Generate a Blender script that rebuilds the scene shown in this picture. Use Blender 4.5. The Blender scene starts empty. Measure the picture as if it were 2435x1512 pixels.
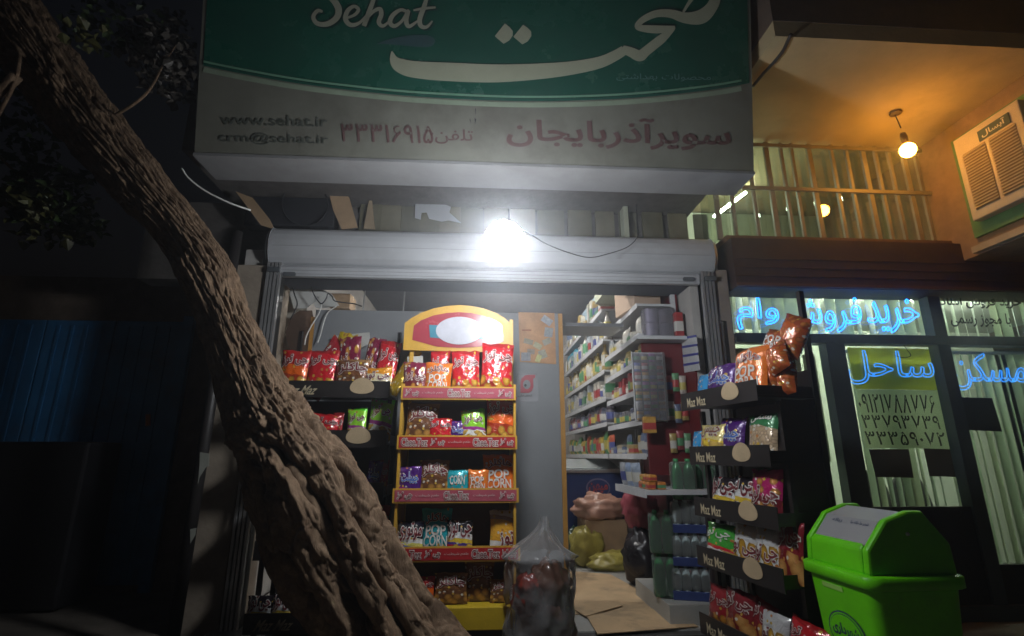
import bpy, bmesh, math, random
from mathutils import Matrix, Vector, noise
R = math.radians
random.seed(7)
scene = bpy.context.scene
col = scene.collection
# ------------------------------------------------------------------ camera
CAM = Vector((0, 0, 1.1)); FPX = 1220.0; PW, PH = 2434.0, 1512.0
PITCH, YAW, ROLL = R(15.0), R(3.5), R(0.0)
ROT = Matrix.Rotation(-YAW, 3, 'Z') @ Matrix.Rotation(R(90) + PITCH, 3, 'X') @ Matrix.Rotation(ROLL, 3, 'Z')
cd = bpy.data.cameras.new('camera'); cam = bpy.data.objects.new('camera', cd); col.objects.link(cam)
cam.matrix_world = Matrix.Translation(CAM) @ ROT.to_4x4()
cd.sensor_width = 36; cd.lens = 36 * FPX / PW; cd.clip_start = 0.02; cd.clip_end = 500
scene.camera = cam
# ------------------------------------------------------------------ night sky, exposure
w = bpy.data.worlds.new('World'); scene.world = w; w.use_nodes = True
nt = w.node_tree; bg = nt.nodes['Background']; sky = nt.nodes.new('ShaderNodeTexSky')
sky.sky_type = 'NISHITA'; sky.sun_disc = False; sky.sun_elevation = R(-4); sky.sun_rotation = R(200)
nt.links.new(sky.outputs[0], bg.inputs[0]); bg.inputs[1].default_value = 0.16
scene.view_settings.view_transform = 'Standard'; scene.view_settings.look = 'None'
scene.view_settings.exposure = 0; scene.view_settings.gamma = 1
scene.cycles.use_denoising = True
GLARE_HAZE = 0.023
scene.cycles.max_bounces = 8; scene.cycles.transparent_max_bounces = 16
scene.cycles.sample_clamp_indirect = 4.0
L_BULB, L_WARM, L_NEON, L_SHOP, L_OFFICE, L_UP = 185.0, 115.0, 5.2, 190.0, 190.0, 80.0

# ------------------------------------------------------------------ pixel -> place helpers
def ray(px, py):
    return ROT @ Vector(((px - PW / 2) / FPX, -(py - PH / 2) / FPX, -1.0))
def hit(px, py, p, n):
    d = ray(px, py); p = Vector(p); n = Vector(n)
    return CAM + d * ((p - CAM).dot(n) / d.dot(n))
def at(px, py, Y): return hit(px, py, (0, Y, 0), (0, 1, 0))
def onz(px, py, z): return hit(px, py, (0, 0, z), (0, 0, 1))
def onx(px, py, X): return hit(px, py, (X, 0, 0), (1, 0, 0))
def scl(p):           # metres per pixel at a place
    return (ROT.inverted() @ (Vector(p) - CAM)).z / -FPX

# ------------------------------------------------------------------ materials
MATS = {}
def base_mat(name):
    m = bpy.data.materials.new(name); m.use_nodes = True
    return m, m.node_tree, m.node_tree.nodes['Principled BSDF']
def mat(name, c, rough=.5, metal=0, var=.12, scale=9.0, bump=0.0, bscale=60.0, spec=.5, coat=0, emit=None, es=0, objcol=False, trans=0, dirt=0):
    if name in MATS: return MATS[name]
    m, t, p = base_mat(name); N = t.nodes; Lk = t.links
    p.inputs['Roughness'].default_value = rough; p.inputs['Metallic'].default_value = metal
    p.inputs['Specular IOR Level'].default_value = spec; p.inputs['Coat Weight'].default_value = coat
    tc = N.new('ShaderNodeTexCoord'); nz = N.new('ShaderNodeTexNoise')
    nz.inputs['Scale'].default_value = scale; nz.inputs['Detail'].default_value = 5; nz.inputs['Roughness'].default_value = .65
    Lk.new(tc.outputs['Object'], nz.inputs['Vector'])
    mx = N.new('ShaderNodeMix'); mx.data_type = 'RGBA'; mx.blend_type = 'MULTIPLY'; mx.inputs['Factor'].default_value = 1
    mr = N.new('ShaderNodeMapRange'); mr.inputs['From Min'].default_value = .3; mr.inputs['From Max'].default_value = .7
    mr.inputs['To Min'].default_value = 1 - var; mr.inputs['To Max'].default_value = 1 + var
    Lk.new(nz.outputs['Fac'], mr.inputs['Value']); Lk.new(mr.outputs['Result'], mx.inputs['B'])
    if objcol:
        oi = N.new('ShaderNodeObjectInfo'); Lk.new(oi.outputs['Color'], mx.inputs['A'])
    else: mx.inputs['A'].default_value = (*c, 1)
    out = mx.outputs['Result']
    if dirt:
        n2 = N.new('ShaderNodeTexNoise'); n2.inputs['Scale'].default_value = 2.3; n2.inputs['Detail'].default_value = 8; n2.inputs['Roughness'].default_value = .7
        Lk.new(tc.outputs['Object'], n2.inputs['Vector'])
        r2 = N.new('ShaderNodeMapRange'); r2.inputs['From Min'].default_value = .5; r2.inputs['From Max'].default_value = .72
        Lk.new(n2.outputs['Fac'], r2.inputs['Value'])
        m2 = N.new('ShaderNodeMix'); m2.data_type = 'RGBA'; m2.inputs['B'].default_value = (.09, .075, .06, 1)
        ml = N.new('ShaderNodeMath'); ml.operation = 'MULTIPLY'; ml.inputs[1].default_value = dirt
        Lk.new(r2.outputs['Result'], ml.inputs[0]); Lk.new(ml.outputs[0], m2.inputs['Factor']); Lk.new(out, m2.inputs['A']); out = m2.outputs['Result']
    Lk.new(out, p.inputs['Base Color'])
    r3 = N.new('ShaderNodeMapRange'); r3.inputs['To Min'].default_value = max(.03, rough - .1); r3.inputs['To Max'].default_value = min(1, rough + .1)
    Lk.new(nz.outputs['Fac'], r3.inputs['Value']); Lk.new(r3.outputs['Result'], p.inputs['Roughness'])
    if trans: p.inputs['Transmission Weight'].default_value = trans
    if bump:
        nb = N.new('ShaderNodeTexNoise'); nb.inputs['Scale'].default_value = bscale; nb.inputs['Detail'].default_value = 4
        Lk.new(tc.outputs['Object'], nb.inputs['Vector'])
        b = N.new('ShaderNodeBump'); b.inputs['Strength'].default_value = bump; b.inputs['Distance'].default_value = .01
        Lk.new(nb.outputs['Fac'], b.inputs['Height']); Lk.new(b.outputs[0], p.inputs['Normal'])
    if emit:
        p.inputs['Emission Color'].default_value = (*emit, 1); p.inputs['Emission Strength'].default_value = es
    MATS[name] = m; return m
def glow(name, c, s):
    if name in MATS: return MATS[name]
    m, t, p = base_mat(name); p.inputs['Base Color'].default_value = (*[min(1, x) * .6 for x in c], 1)
    p.inputs['Emission Color'].default_value = (*c, 1); p.inputs['Emission Strength'].default_value = s
    MATS[name] = m; return m
def film(name, c=(1, 1, 1), clear=.8, rough=.08, wob=0.0, wscale=8):
    """thin clear sheet: mostly lets light pass, mirrors a little"""
    if name in MATS: return MATS[name]
    m, t, p = base_mat(name); N = t.nodes; Lk = t.links
    tr = N.new('ShaderNodeBsdfTransparent'); tr.inputs[0].default_value = (*c, 1)
    p.inputs['Base Color'].default_value = (*[x * .7 for x in c], 1); p.inputs['Roughness'].default_value = rough
    mx = N.new('ShaderNodeMixShader'); fr = N.new('ShaderNodeFresnel'); fr.inputs[0].default_value = 1.5
    ad = N.new('ShaderNodeMath'); ad.operation = 'ADD'; ad.inputs[1].default_value = 1 - clear; ad.use_clamp = True
    Lk.new(fr.outputs[0], ad.inputs[0]); Lk.new(ad.outputs[0], mx.inputs[0]); Lk.new(tr.outputs[0], mx.inputs[1]); Lk.new(p.outputs[0], mx.inputs[2])
    Lk.new(mx.outputs[0], N['Material Output'].inputs[0])
    if wob:
        tc = N.new('ShaderNodeTexCoord'); nb = N.new('ShaderNodeTexNoise'); nb.inputs['Scale'].default_value = wscale; nb.inputs['Detail'].default_value = 5
        Lk.new(tc.outputs['Object'], nb.inputs['Vector']); b = N.new('ShaderNodeBump'); b.inputs['Strength'].default_value = wob; b.inputs['Distance'].default_value = .02
        Lk.new(nb.outputs['Fac'], b.inputs['Height']); Lk.new(b.outputs[0], p.inputs['Normal'])
    MATS[name] = m; return m
def glassmat(name, tint=(1, 1, 1), mirror=.08):
    if name in MATS: return MATS[name]
    m, t, p = base_mat(name); N = t.nodes; Lk = t.links
    tr = N.new('ShaderNodeBsdfTransparent'); tr.inputs[0].default_value = (*tint, 1)
    gl = N.new('ShaderNodeBsdfGlossy'); gl.inputs['Roughness'].default_value = .03
    mx = N.new('ShaderNodeMixShader'); mx.inputs[0].default_value = mirror
    Lk.new(tr.outputs[0], mx.inputs[1]); Lk.new(gl.outputs[0], mx.inputs[2]); Lk.new(mx.outputs[0], N['Material Output'].inputs[0])
    MATS[name] = m; return m
def translucent(name, c, f=.5):
    if name in MATS: return MATS[name]
    m, t, p = base_mat(name); N = t.nodes; Lk = t.links
    p.inputs['Base Color'].default_value = (*c, 1); p.inputs['Roughness'].default_value = .6
    tl = N.new('ShaderNodeBsdfTranslucent'); tl.inputs[0].default_value = (*c, 1)
    mx = N.new('ShaderNodeMixShader'); mx.inputs[0].default_value = f
    Lk.new(p.outputs[0], mx.inputs[1]); Lk.new(tl.outputs[0], mx.inputs[2]); Lk.new(mx.outputs[0], N['Material Output'].inputs[0])
    MATS[name] = m; return m
BLACK = mat('black_metal', (.012, .011, .012), .35, var=.2)
WHITE = mat('white_paint', (.62, .63, .66), .4, var=.05, dirt=.25)
ALU = mat('aluminium', (.55, .55, .56), .35, .7, var=.06)

# ------------------------------------------------------------------ mesh builder
class MB:
    def __init__(s): s.v = []; s.f = []; s.uv = None
    def add(s, vs, fs):
        b = len(s.v); s.v += [tuple(x) for x in vs]; s.f += [tuple(b + i for i in f) for f in fs]; return s
    def box(s, x0, x1, y0, y1, z0, z1, M=None):
        vs = [Vector((x, y, z)) for z in (z0, z1) for y in (y0, y1) for x in (x0, x1)]
        if M is not None: vs = [M @ v for v in vs]
        return s.add(vs, [(0, 2, 3, 1), (4, 5, 7, 6), (0, 1, 5, 4), (2, 6, 7, 3), (0, 4, 6, 2), (1, 3, 7, 5)])
    def hexa(s, a, b):     # a,b: two quads (4 points each, same winding)
        return s.add(list(a) + list(b), [(3, 2, 1, 0), (4, 5, 6, 7), (0, 1, 5, 4), (1, 2, 6, 5), (2, 3, 7, 6), (3, 0, 4, 7)])
    def slab(s, pts, off):     # polygon given thickness by offset vector
        n = len(pts); off = Vector(off); a = [Vector(p) for p in pts]
        return s.add(a + [p + off for p in a], [tuple(range(n))[::-1], tuple(range(n, 2 * n))] + [(i, (i + 1) % n, n + (i + 1) % n, n + i) for i in range(n)])
    def prism(s, prof, x0, x1):   # profile in (y,z), extruded along x
        return s.slab([(x0, y, z) for y, z in prof], (x1 - x0, 0, 0))
    def tube(s, pts, r, n=6, closed=False, cap=True):
        pts = [Vector(p) for p in pts]; k = len(pts)
        if k < 2: return s
        vs = []; up = None
        for i, p in enumerate(pts):
            a = pts[(i - 1) % k] if (closed or i > 0) else p
            b = pts[(i + 1) % k] if (closed or i < k - 1) else p
            d = (b - a); d = d.normalized() if d.length > 1e-9 else Vector((0, 0, 1))
            if up is None: up = d.orthogonal().normalized()
            up = (up - d * up.dot(d)); up = up.normalized() if up.length > 1e-6 else d.orthogonal().normalized()
            sd = d.cross(up); rr = r[i] if isinstance(r, (list, tuple)) else r
            vs += [p + (up * math.cos(2 * math.pi * j / n) + sd * math.sin(2 * math.pi * j / n)) * rr for j in range(n)]
        fs = []
        for i in range(k if closed else k - 1):
            a = i * n; b = ((i + 1) % k) * n
            fs += [(a + j, a + (j + 1) % n, b + (j + 1) % n, b + j) for j in range(n)]
        if cap and not closed: fs += [tuple(range(n))[::-1], tuple(range((k - 1) * n, k * n))]
        return s.add(vs, fs)
    def lathe(s, prof, n=14, c=(0, 0, 0), M=None):
        vs = []; c = Vector(c)
        for r, z in prof: vs += [Vector((r * math.cos(2 * math.pi * j / n), r * math.sin(2 * math.pi * j / n), z)) for j in range(n)]
        if M is not None: vs = [M @ v for v in vs]
        vs = [v + c for v in vs]
        fs = [(i * n + j, i * n + (j + 1) % n, (i + 1) * n + (j + 1) % n, (i + 1) * n + j) for i in range(len(prof) - 1) for j in range(n)]
        fs += [tuple(range(n))[::-1], tuple(range((len(prof) - 1) * n, len(prof) * n))]
        return s.add(vs, fs)
    def sphere(s, c, r, n=14, m=9, sq=(1, 1, 1)):
        prof = [(max(1e-4, r * math.sin(math.pi * i / m)), -r * math.cos(math.pi * i / m)) for i in range(m + 1)]
        return s.lathe(prof, n, c, Matrix.Diagonal(Vector(sq)))
    def mesh(s, name, m=None, smooth=False):
        me = bpy.data.meshes.new(name); me.from_pydata(s.v, [], s.f); me.update()
        if m is not None: me.materials.append(m)
        if smooth: me.polygons.foreach_set('use_smooth', [True] * len(me.polygons))
        return me
    def build(s, name, m, parent=None, smooth=False, bevel=0):
        return link(name, s.mesh(name, m, smooth), parent, bevel)
def link(name, me, parent=None, bevel=0):
    o = bpy.data.objects.new(name, me); col.objects.link(o)
    if parent is not None:
        o.parent = parent; o.matrix_parent_inverse = Matrix.Translation(parent.location).inverted() if parent.type == 'EMPTY' and parent.get('world_parts') else Matrix()
    if bevel:
        b = o.modifiers.new('bevel', 'BEVEL'); b.width = bevel; b.segments = 2; b.limit_method = 'ANGLE'
    return o
def tag(o, label, cat, group=None):
    o['label'] = label; o['category'] = cat
    if group: o['group'] = group
    return o
def thing(name, label, cat, loc=(0, 0, 0), group=None, rot=None, world=True):
    o = bpy.data.objects.new(name, None); col.objects.link(o); o.location = loc; o.empty_display_size = .05
    if rot is not None: o.rotation_euler = rot
    if world: o['world_parts'] = True      # its parts are given in scene coordinates
    return tag(o, label, cat, group)
def struct(o, kind='structure'): o['kind'] = kind; return o
def spline(pts, k=8, closed=False):
    pts = [Vector(p) for p in pts]; n = len(pts); out = []
    rng = range(n) if closed else range(n - 1)
    for i in rng:
        p0 = pts[(i - 1) % n] if (closed or i > 0) else pts[0] * 2 - pts[1]
        p1 = pts[i]; p2 = pts[(i + 1) % n]
        p3 = pts[(i + 2) % n] if (closed or i + 2 < n) else pts[-1] * 2 - pts[-2]
        for j in range(k):
            t = j / k
            out.append(.5 * ((2 * p1) + (p2 - p0) * t + (2 * p0 - 5 * p1 + 4 * p2 - p3) * t * t + (3 * p1 - p0 - 3 * p2 + p3) * t ** 3))
    if not closed: out.append(pts[-1])
    return out

# ------------------------------------------------------------------ writing
AR = {'ا': (0xFE8D, 0xFE8E, 0, 0), 'آ': (0xFE81, 0xFE82, 0, 0), 'ب': (0xFE8F, 0xFE90, 0xFE91, 0xFE92), 'پ': (0xFB56, 0xFB57, 0xFB58, 0xFB59),
      'ت': (0xFE95, 0xFE96, 0xFE97, 0xFE98), 'ج': (0xFE9D, 0xFE9E, 0xFE9F, 0xFEA0), 'چ': (0xFB7A, 0xFB7B, 0xFB7C, 0xFB7D), 'ح': (0xFEA1, 0xFEA2, 0xFEA3, 0xFEA4),
      'خ': (0xFEA5, 0xFEA6, 0xFEA7, 0xFEA8), 'د': (0xFEA9, 0xFEAA, 0, 0), 'ذ': (0xFEAB, 0xFEAC, 0, 0), 'ر': (0xFEAD, 0xFEAE, 0, 0), 'ز': (0xFEAF, 0xFEB0, 0, 0),
      'س': (0xFEB1, 0xFEB2, 0xFEB3, 0xFEB4), 'ش': (0xFEB5, 0xFEB6, 0xFEB7, 0xFEB8), 'ف': (0xFED1, 0xFED2, 0xFED3, 0xFED4), 'ک': (0xFB8E, 0xFB8F, 0xFB90, 0xFB91),
      'ل': (0xFEDD, 0xFEDE, 0xFEDF, 0xFEE0), 'م': (0xFEE1, 0xFEE2, 0xFEE3, 0xFEE4), 'ن': (0xFEE5, 0xFEE6, 0xFEE7, 0xFEE8), 'و': (0xFEED, 0xFEEE, 0, 0),
      'ه': (0xFEE9, 0xFEEA, 0xFEEB, 0xFEEC), 'ی': (0xFBFC, 0xFBFD, 0xFBFE, 0xFBFF), 'ع': (0xFEC9, 0xFECA, 0xFECB, 0xFECC), 'ص': (0xFEB9, 0xFEBA, 0xFEBB, 0xFEBC)}
def shape(s):
    if not any(c in AR for c in s): return s
    out = []
    for i, c in enumerate(s):
        if c not in AR: out.append(c); continue
        pj = i > 0 and s[i - 1] in AR and AR[s[i - 1]][2] != 0
        nj = AR[c][2] != 0 and i + 1 < len(s) and s[i + 1] in AR
        f = AR[c][3] if (pj and nj) else AR[c][1] if pj else AR[c][2] if nj else AR[c][0]
        out.append(chr(f))
    out = out[::-1]; res = []; dg = []
    for c in out:          # digits keep their left-to-right order
        if '۰' <= c <= '۹': dg.append(c)
        else: res += dg[::-1]; dg = []; res.append(c)
    res += dg[::-1]
    return ''.join(res).replace('\u200c', '')
TXT = {}
def text_geo(s, off=0.0, outline=False):
    k = (s, off, outline)
    if k in TXT: return TXT[k]
    if len(s) > 1 and all('۰' <= ch <= '۹' for ch in s):       # numbers are set digit by digit
        V = []; F = []; x = 0.0
        for ch in s:
            (xy, fs), bb = text_geo(ch, off); b0 = len(V); V += [Vector((p.x - bb[0] + x, p.y)) for p in xy]; F += [tuple(b0 + i for i in f) for f in fs]; x += bb[2] - bb[0] + .11
        TXT[k] = ((V, F), (min(p.x for p in V), min(p.y for p in V), max(p.x for p in V), max(p.y for p in V))); return TXT[k]
    c = bpy.data.curves.new('lettering', 'FONT'); c.body = shape(s); c.offset = off; c.resolution_u = 1 if s == '۶' else 3
    o = bpy.data.objects.new('lettering', c); col.objects.link(o); dg = bpy.context.evaluated_depsgraph_get()
    if outline:
        cv = o.to_curve(dg); P = []
        for sp in cv.splines:
            b = sp.bezier_points
            if len(b) < 3: continue
            pts = []
            for i in range(len(b)):
                p0, p1 = b[i], b[(i + 1) % len(b)]
                for j in range(3):
                    t = j / 3; u = 1 - t
                    q = p0.co * u ** 3 + p0.handle_right * 3 * u * u * t + p1.handle_left * 3 * u * t * t + p1.co * t ** 3
                    if not pts or (Vector((q.x, q.y)) - pts[-1]).length > .035: pts.append(Vector((q.x, q.y)))
            P.append(pts)
        o.to_curve_clear(); r = P; xy = [p for q in P for p in q]
    else:
        me = bpy.data.meshes.new_from_object(o.evaluated_get(dg))
        xy = [Vector((v.co.x, v.co.y)) for v in me.vertices]; r = (xy, [tuple(p.vertices) for p in me.polygons]); bpy.data.meshes.remove(me)
    bpy.data.objects.remove(o); bpy.data.curves.remove(c)
    bb = (min(p.x for p in xy), min(p.y for p in xy), max(p.x for p in xy), max(p.y for p in xy))
    TXT[k] = (r, bb); return TXT[k]
def lettering(s, fn, m, parent=None, off=0.0, name='lettering'):
    """fn(a,b): 0..1 across and up the plain lettering -> place"""
    (xy, fs), _ = text_geo(s, off); bb = text_geo(s, 0.0)[1]
    wd, hg = bb[2] - bb[0], bb[3] - bb[1]
    mb = MB(); mb.add([fn((p.x - bb[0]) / wd, (p.y - bb[1]) / hg) for p in xy], fs)
    return mb.build(name, m, parent)
def quadpx(q, plane):     # q: four pixel corners tl,tr,br,bl -> mapper on a plane (p,n)
    tl, tr, br, bl = [Vector(c) for c in q]
    def fn(a, b):
        p = (bl * (1 - a) + br * a) * (1 - b) + (tl * (1 - a) + tr * a) * b
        return hit(p.x, p.y, *plane)
    return fn
def rectpx(x0, y0, x1, y1, plane, sl=0.0): return quadpx(((x0, y0), (x1, y0 + sl * (x1 - x0)), (x1, y1 + sl * (x1 - x0)), (x0, y1)), plane)
def ribbon(pts, k=8):      # pts (x,y,width) in pixels -> polygon strips
    v = spline([Vector(p) for p in pts], k); L = []; Rr = []
    for i, p in enumerate(v):
        a = v[max(0, i - 1)]; b = v[min(len(v) - 1, i + 1)]
        d = Vector((b.x - a.x, b.y - a.y)); d = d.normalized() if d.length > 1e-6 else Vector((1, 0)); n = Vector((-d.y, d.x)) * (p.z / 2)
        L.append((p.x + n.x, p.y + n.y)); Rr.append((p.x - n.x, p.y - n.y))
    return L, Rr
def ribbon_mesh(mb, pts, plane, k=8):
    L, Rr = ribbon(pts, k); n = len(L)
    mb.add([hit(*p, *plane) for p in L] + [hit(*p, *plane) for p in Rr], [(i, n + i, n + i + 1, i + 1) for i in range(n - 1)])

# ================================================================== SETTING
PLASTER = mat('plaster_beige', (.34, .28, .22), .85, var=.12, bump=.25, bscale=40, dirt=.4)
CONC = mat('concrete_dark', (.11, .10, .095), .9, var=.25, bump=.4, bscale=25, dirt=.4)
PAVE = mat('pavement_concrete', (.17, .145, .12), .9, var=.25, scale=4, bump=.5, bscale=30, dirt=.5)
struct(MB().add([(-25, -25, 0), (25, -25, 0), (25, 25, 0), (-25, 25, 0)], [(0, 1, 2, 3)]).build('ground', PAVE))
XL = at(640, 700, 3.62).x; XR = at(1690, 700, 3.62).x       # shop opening
FZ = 0.06
SHOPF = mat('shop_floor', (.36, .36, .34), .5, var=.15, scale=3, dirt=.3)
struct(MB().box(XL - .1, 1.75, 3.5, 9.0, 0.004, FZ).build('shop_floor', SHOPF))
struct(MB().box(XL - .1, 1.75, 3.42, 3.5, 0.004, .05).build('door_sill', mat('sill_stone', (.05, .05, .05), .5)))
# shop shell
WALLIN = mat('shop_wall', (.42, .40, .38), .8, var=.08, dirt=.3)
struct(MB().box(1.62, 1.75, 3.72, 4.205, FZ, 2.6).box(1.62, 1.75, 4.21, 9.0, FZ, 3.4).build('wall_right', WALLIN))
struct(MB().box(XL - .25, XL - .12, 3.72, 4.205, FZ, 2.6).box(XL - .25, XL - .12, 4.21, 9.0, FZ, 3.4).build('wall_left', WALLIN))
struct(MB().box(XL - .12, 1.62, 8.9, 9.0, FZ, 3.4).build('wall_back', WALLIN))
struct(MB().box(XL - .12, 1.62, 4.21, 8.9, 3.3, 3.4).build('ceiling', mat('shop_ceiling', (.16, .17, .20), .9)))
# pillars beside the opening
def pillar(x0, x1, ytop, Y, m, label):
    a = at(x0, ytop, Y); b = at(x1, ytop, Y)
    tag(MB().box(a.x, b.x, Y, Y + .5, 0.004, a.z).build('pillar', m, None, bevel=.01), label, 'pillar')
pillar(556, 634, 628, 3.66, PLASTER, 'beige plastered pillar beside the leaning tree trunk')
pillar(1690, 1728, 640, 3.66, mat('pillar_brown', (.26, .21, .17), .8, var=.1, dirt=.4), 'brown grey pillar between grocery and neon lit office')
# building front above the shop (behind and above the sign)
zb = at(1200, 440, 3.95).z
front = MB().box(XL - 1.2, XR + .02, 4.0, 4.2, 2.45, 3.12).mesh('building_front', CONC)
struct(link('building_front', front))
struct(MB().box(XL - .55, XR + .06, 3.24, 4.2, 3.13, 6.5).build('upper_wall', CONC))
# olive boarding in the recess over the shutter
OL = [mat('boarding_olive_%d' % i, c, .55, var=.18, scale=5, dirt=.4) for i, c in enumerate([(.15, .14, .09), (.18, .165, .11), (.13, .125, .085)])]
t = thing('transom_boarding', 'olive boarded panel of upright planks over the roller shutter', 'boarding', at(1200, 545, 3.97))
xs = [860, 905, 952, 1000, 1045, 1095, 1150, 1210, 1275, 1345, 1410, 1465, 1520, 1580, 1640, 1690]
for i in range(len(xs) - 1):
    a = at(xs[i] + 2, 430, 3.95); b = at(xs[i + 1] - 2, 560, 3.95)
    MB().box(a.x, b.x, 3.955 + .008 * (i % 3), 3.985, 2.6, 3.125).build('plank', OL[i % 3], t)
# bright tube seen through the gap in the boarding
t = thing('fluorescent_tube', 'short lit tube glimpsed behind the boarding over the shutter', 'lamp', at(1435, 464, 3.93))
TUBEW = glow('tube_white', (.85, .95, 1.0), 1.2)
for a, b in ((1402, 1418), (1422, 1448), (1452, 1468)):
    p = at(a, 460, 3.935); q = at(b, 468, 3.935)
    MB().box(p.x, q.x, 3.93, 3.952, q.z, p.z).build('tube_section', TUBEW, t)
# dark box, cable coil and cardboard scraps in the recess
DARK = mat('dark_void', (.02, .021, .026), .6, var=.3)
p = at(690, 480, 3.9); a = at(600, 425, 3.9); b = at(795, 545, 3.9)
t = thing('meter_box', 'black junction box with coiled cable under the sign soffit', 'junction box', (p.x, 3.9, b.z))
MB().box(a.x, b.x, 3.86, 3.985, b.z, 3.12).build('box', DARK, t, bevel=.01)
MB().tube([at(725 + 55 * math.cos(k * .35), 485 + 52 * math.sin(k * .35), 3.85 - .001 * k) for k in range(40)], .004, 5).build('cable_coil', mat('cable_black', (.03, .03, .035), .4), t, True)
KRAFT = mat('cardboard', (.40, .27, .16), .85, var=.15, scale=6, bump=.15, bscale=90, dirt=.5)
def scrap(name, pts, Y, m, label, cat, th=.004, lean=0.0):
    P = []
    for (x, y) in pts:
        q = at(x, y, Y); P.append(q + Vector((0, lean * (q.z - at(pts[0][0], pts[0][1], Y).z), 0)))
    return tag(MB().slab(P, (0, th, 0)).build(name, m), label, cat)
scrap('cardboard_scrap', [(775, 430), (800, 432), (830, 470), (850, 540), (812, 545), (792, 500)], 3.84, KRAFT, 'torn brown cardboard scrap hanging beside the black junction box', 'cardboard', .01)
scrap('cardboard_scrap', [(560, 455), (600, 470), (640, 520), (652, 545), (620, 535)], 3.7, KRAFT, 'dark torn board under the left end of the sign', 'cardboard', .012)
scrap('splinter', [(878, 470), (884, 472), (888, 520), (892, 545), (864, 543)], 3.9, mat('old_wood', (.32, .24, .15), .8), 'narrow splintered wood piece standing on the shutter housing', 'wood piece', .012)
scrap('torn_paper', [(988, 455), (1000, 472), (1020, 486), (1045, 480), (1072, 492), (1068, 505), (1096, 530), (1066, 524), (1050, 527), (1020, 520), (1014, 505), (1002, 506), (1000, 522), (986, 518)], 3.935, translucent('torn_paper', (.45, .47, .5), .2), 'torn pale paper sheet stuck on the olive boarding', 'paper', .002)
# ================================================================== ROLLER SHUTTER
zt = at(1200, 548, 3.62).z; zm = at(1200, 636, 3.62).z; zl = at(1200, 668, 3.66).z
t = thing('roller_shutter', 'white roller shutter housing with guide rails around the shop opening', 'shutter', (0, 3.7, 0))
SHW = mat('shutter_white', (.43, .44, .465), .38, var=.06, scale=3, dirt=.22)
prof = [(3.93, zt + .006), (3.70, zt), (3.655, zt - .016), (3.628, zt - .04), (3.61, zt - .08), (3.602, zt - .125), (3.602, zm + .125), (3.61, zm + .085), (3.628, zm + .045), (3.655, zm + .016), (3.69, zm), (3.93, zm)]
xa = at(636, 590, 3.6).x; xb = at(1699, 600, 3.6).x
hb = MB().prism(prof, xa, xb)
hb.build('housing', SHW, t, bevel=.006)
for x, d in ((xa - .03, .03), (xb, .03)):
    c_ = (3.74, (zt + zm) / 2); k_ = [(c_[0] + (y - c_[0]) * .9, c_[1] + (z - c_[1]) * .9) for y, z in prof]
    n_ = len(prof); A_ = [(xa if x < xa else xb, y, z) for y, z in prof]; B_ = [(xa - d if x < xa else xb + d, y, z) for y, z in k_]
    MB().add(A_ + B_, [tuple(range(n_)), tuple(range(n_, 2 * n_))] + [(i, (i + 1) % n_, n_ + (i + 1) % n_, n_ + i) for i in range(n_)]).build('end_cap', SHW, t, bevel=.006)
MB().box(xa + .03, xb - .03, 3.6005, 3.603, zm + .128, zm + .131).build('seam', mat('seam_grey', (.25, .25, .27), .5), t)
bs = MB().prism([(3.66, zm - .004), (3.645, zm - .012), (3.64, zm - .03), (3.645, zl + .004), (3.655, zl), (3.685, zl), (3.685, zm - .004)], at(656, 650, 3.66).x, at(1660, 660, 3.66).x).build('bottom_slat', SHW, t)
for k in range(3):
    z = zm - .02 - k * .028
    MB().box(at(662, 650, 3.64).x, at(1655, 650, 3.64).x, 3.6375, 3.642, z - .0015, z + .0015).build('slat_groove', mat('seam_grey', (.25, .25, .27), .5), bs)
for x in (688, 1637):
    p = at(x, 652 if x < 1000 else 664, 3.64); mb = MB()
    mb.slab([Vector((p.x + sx * .035 + .012 * math.cos(a), 3.632, p.z + .016 * math.sin(a))) for a, sx in [(R(d), 1 if -90 <= d <= 90 else -1) for d in range(-90, 270, 20)]], (0, .008, 0)).build('lock_tab', mat('lock_grey', (.09, .1, .11), .35), t)
for side, x in ((-1, XL), (1, XR)):
    for k, dx in enumerate((-.045, -.018, .009, .036)):
        d = dx if side < 0 else dx - .01
        MB().box(x + d, x + d + .017, 3.63 + .004 * (k % 2), 3.72, .05, zm + .01).build('guide_rail', ALU, t)
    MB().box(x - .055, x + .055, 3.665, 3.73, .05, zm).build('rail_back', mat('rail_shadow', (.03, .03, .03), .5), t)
    MB().box(x - .03, x + .05, 3.61, 3.65, zm - .07, zm - .035).build('rail_bracket', mat('lock_grey', (.09, .1, .11), .35), t)
# dark lintel just inside
struct(MB().box(XL, 1.62, 3.73, 4.0, zl + .012, zt - .03).build('lintel', mat('lintel_dark', (.10, .11, .14), .8)))

# ================================================================== SHOP SIGN
SP = at(1200, 388, 2.95); TILT = R(11)
SPT = Vector((0, 2.95, SP.z)); SN = Vector((0, -math.cos(TILT), -math.sin(TILT)))
zs = SP.z
xl = hit(462, 366, SPT, SN).x; xr = hit(1792, 404, SPT, SN).x
ztop = 4.75; yt = 2.95 - (ztop - zs) * math.tan(TILT)
t = thing('shop_sign', 'large green and cream shop sign with big white script over the entrance', 'sign', (0, 3.1, zs))
SIGNW = mat('sign_cream', (.175, .175, .145), .45, var=.14, scale=3, dirt=.55)
SIGNG = mat('sign_green', (.0, .088, .054), .26, var=.12, scale=3, spec=.6)
MB().slab([(xl, 2.95, zs), (xl, yt, ztop), (xl, 3.235, ztop), (xl, 3.235, zs)], (xr - xl, 0, 0)).build('box', SIGNW, t)
MB().box(xl - .004, xr + .004, 2.944, 3.238, zs - .022, zs - .002).build('soffit', mat('soffit_metal', (.25, .25, .255), .5, var=.12, scale=4, dirt=.35), t)
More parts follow.
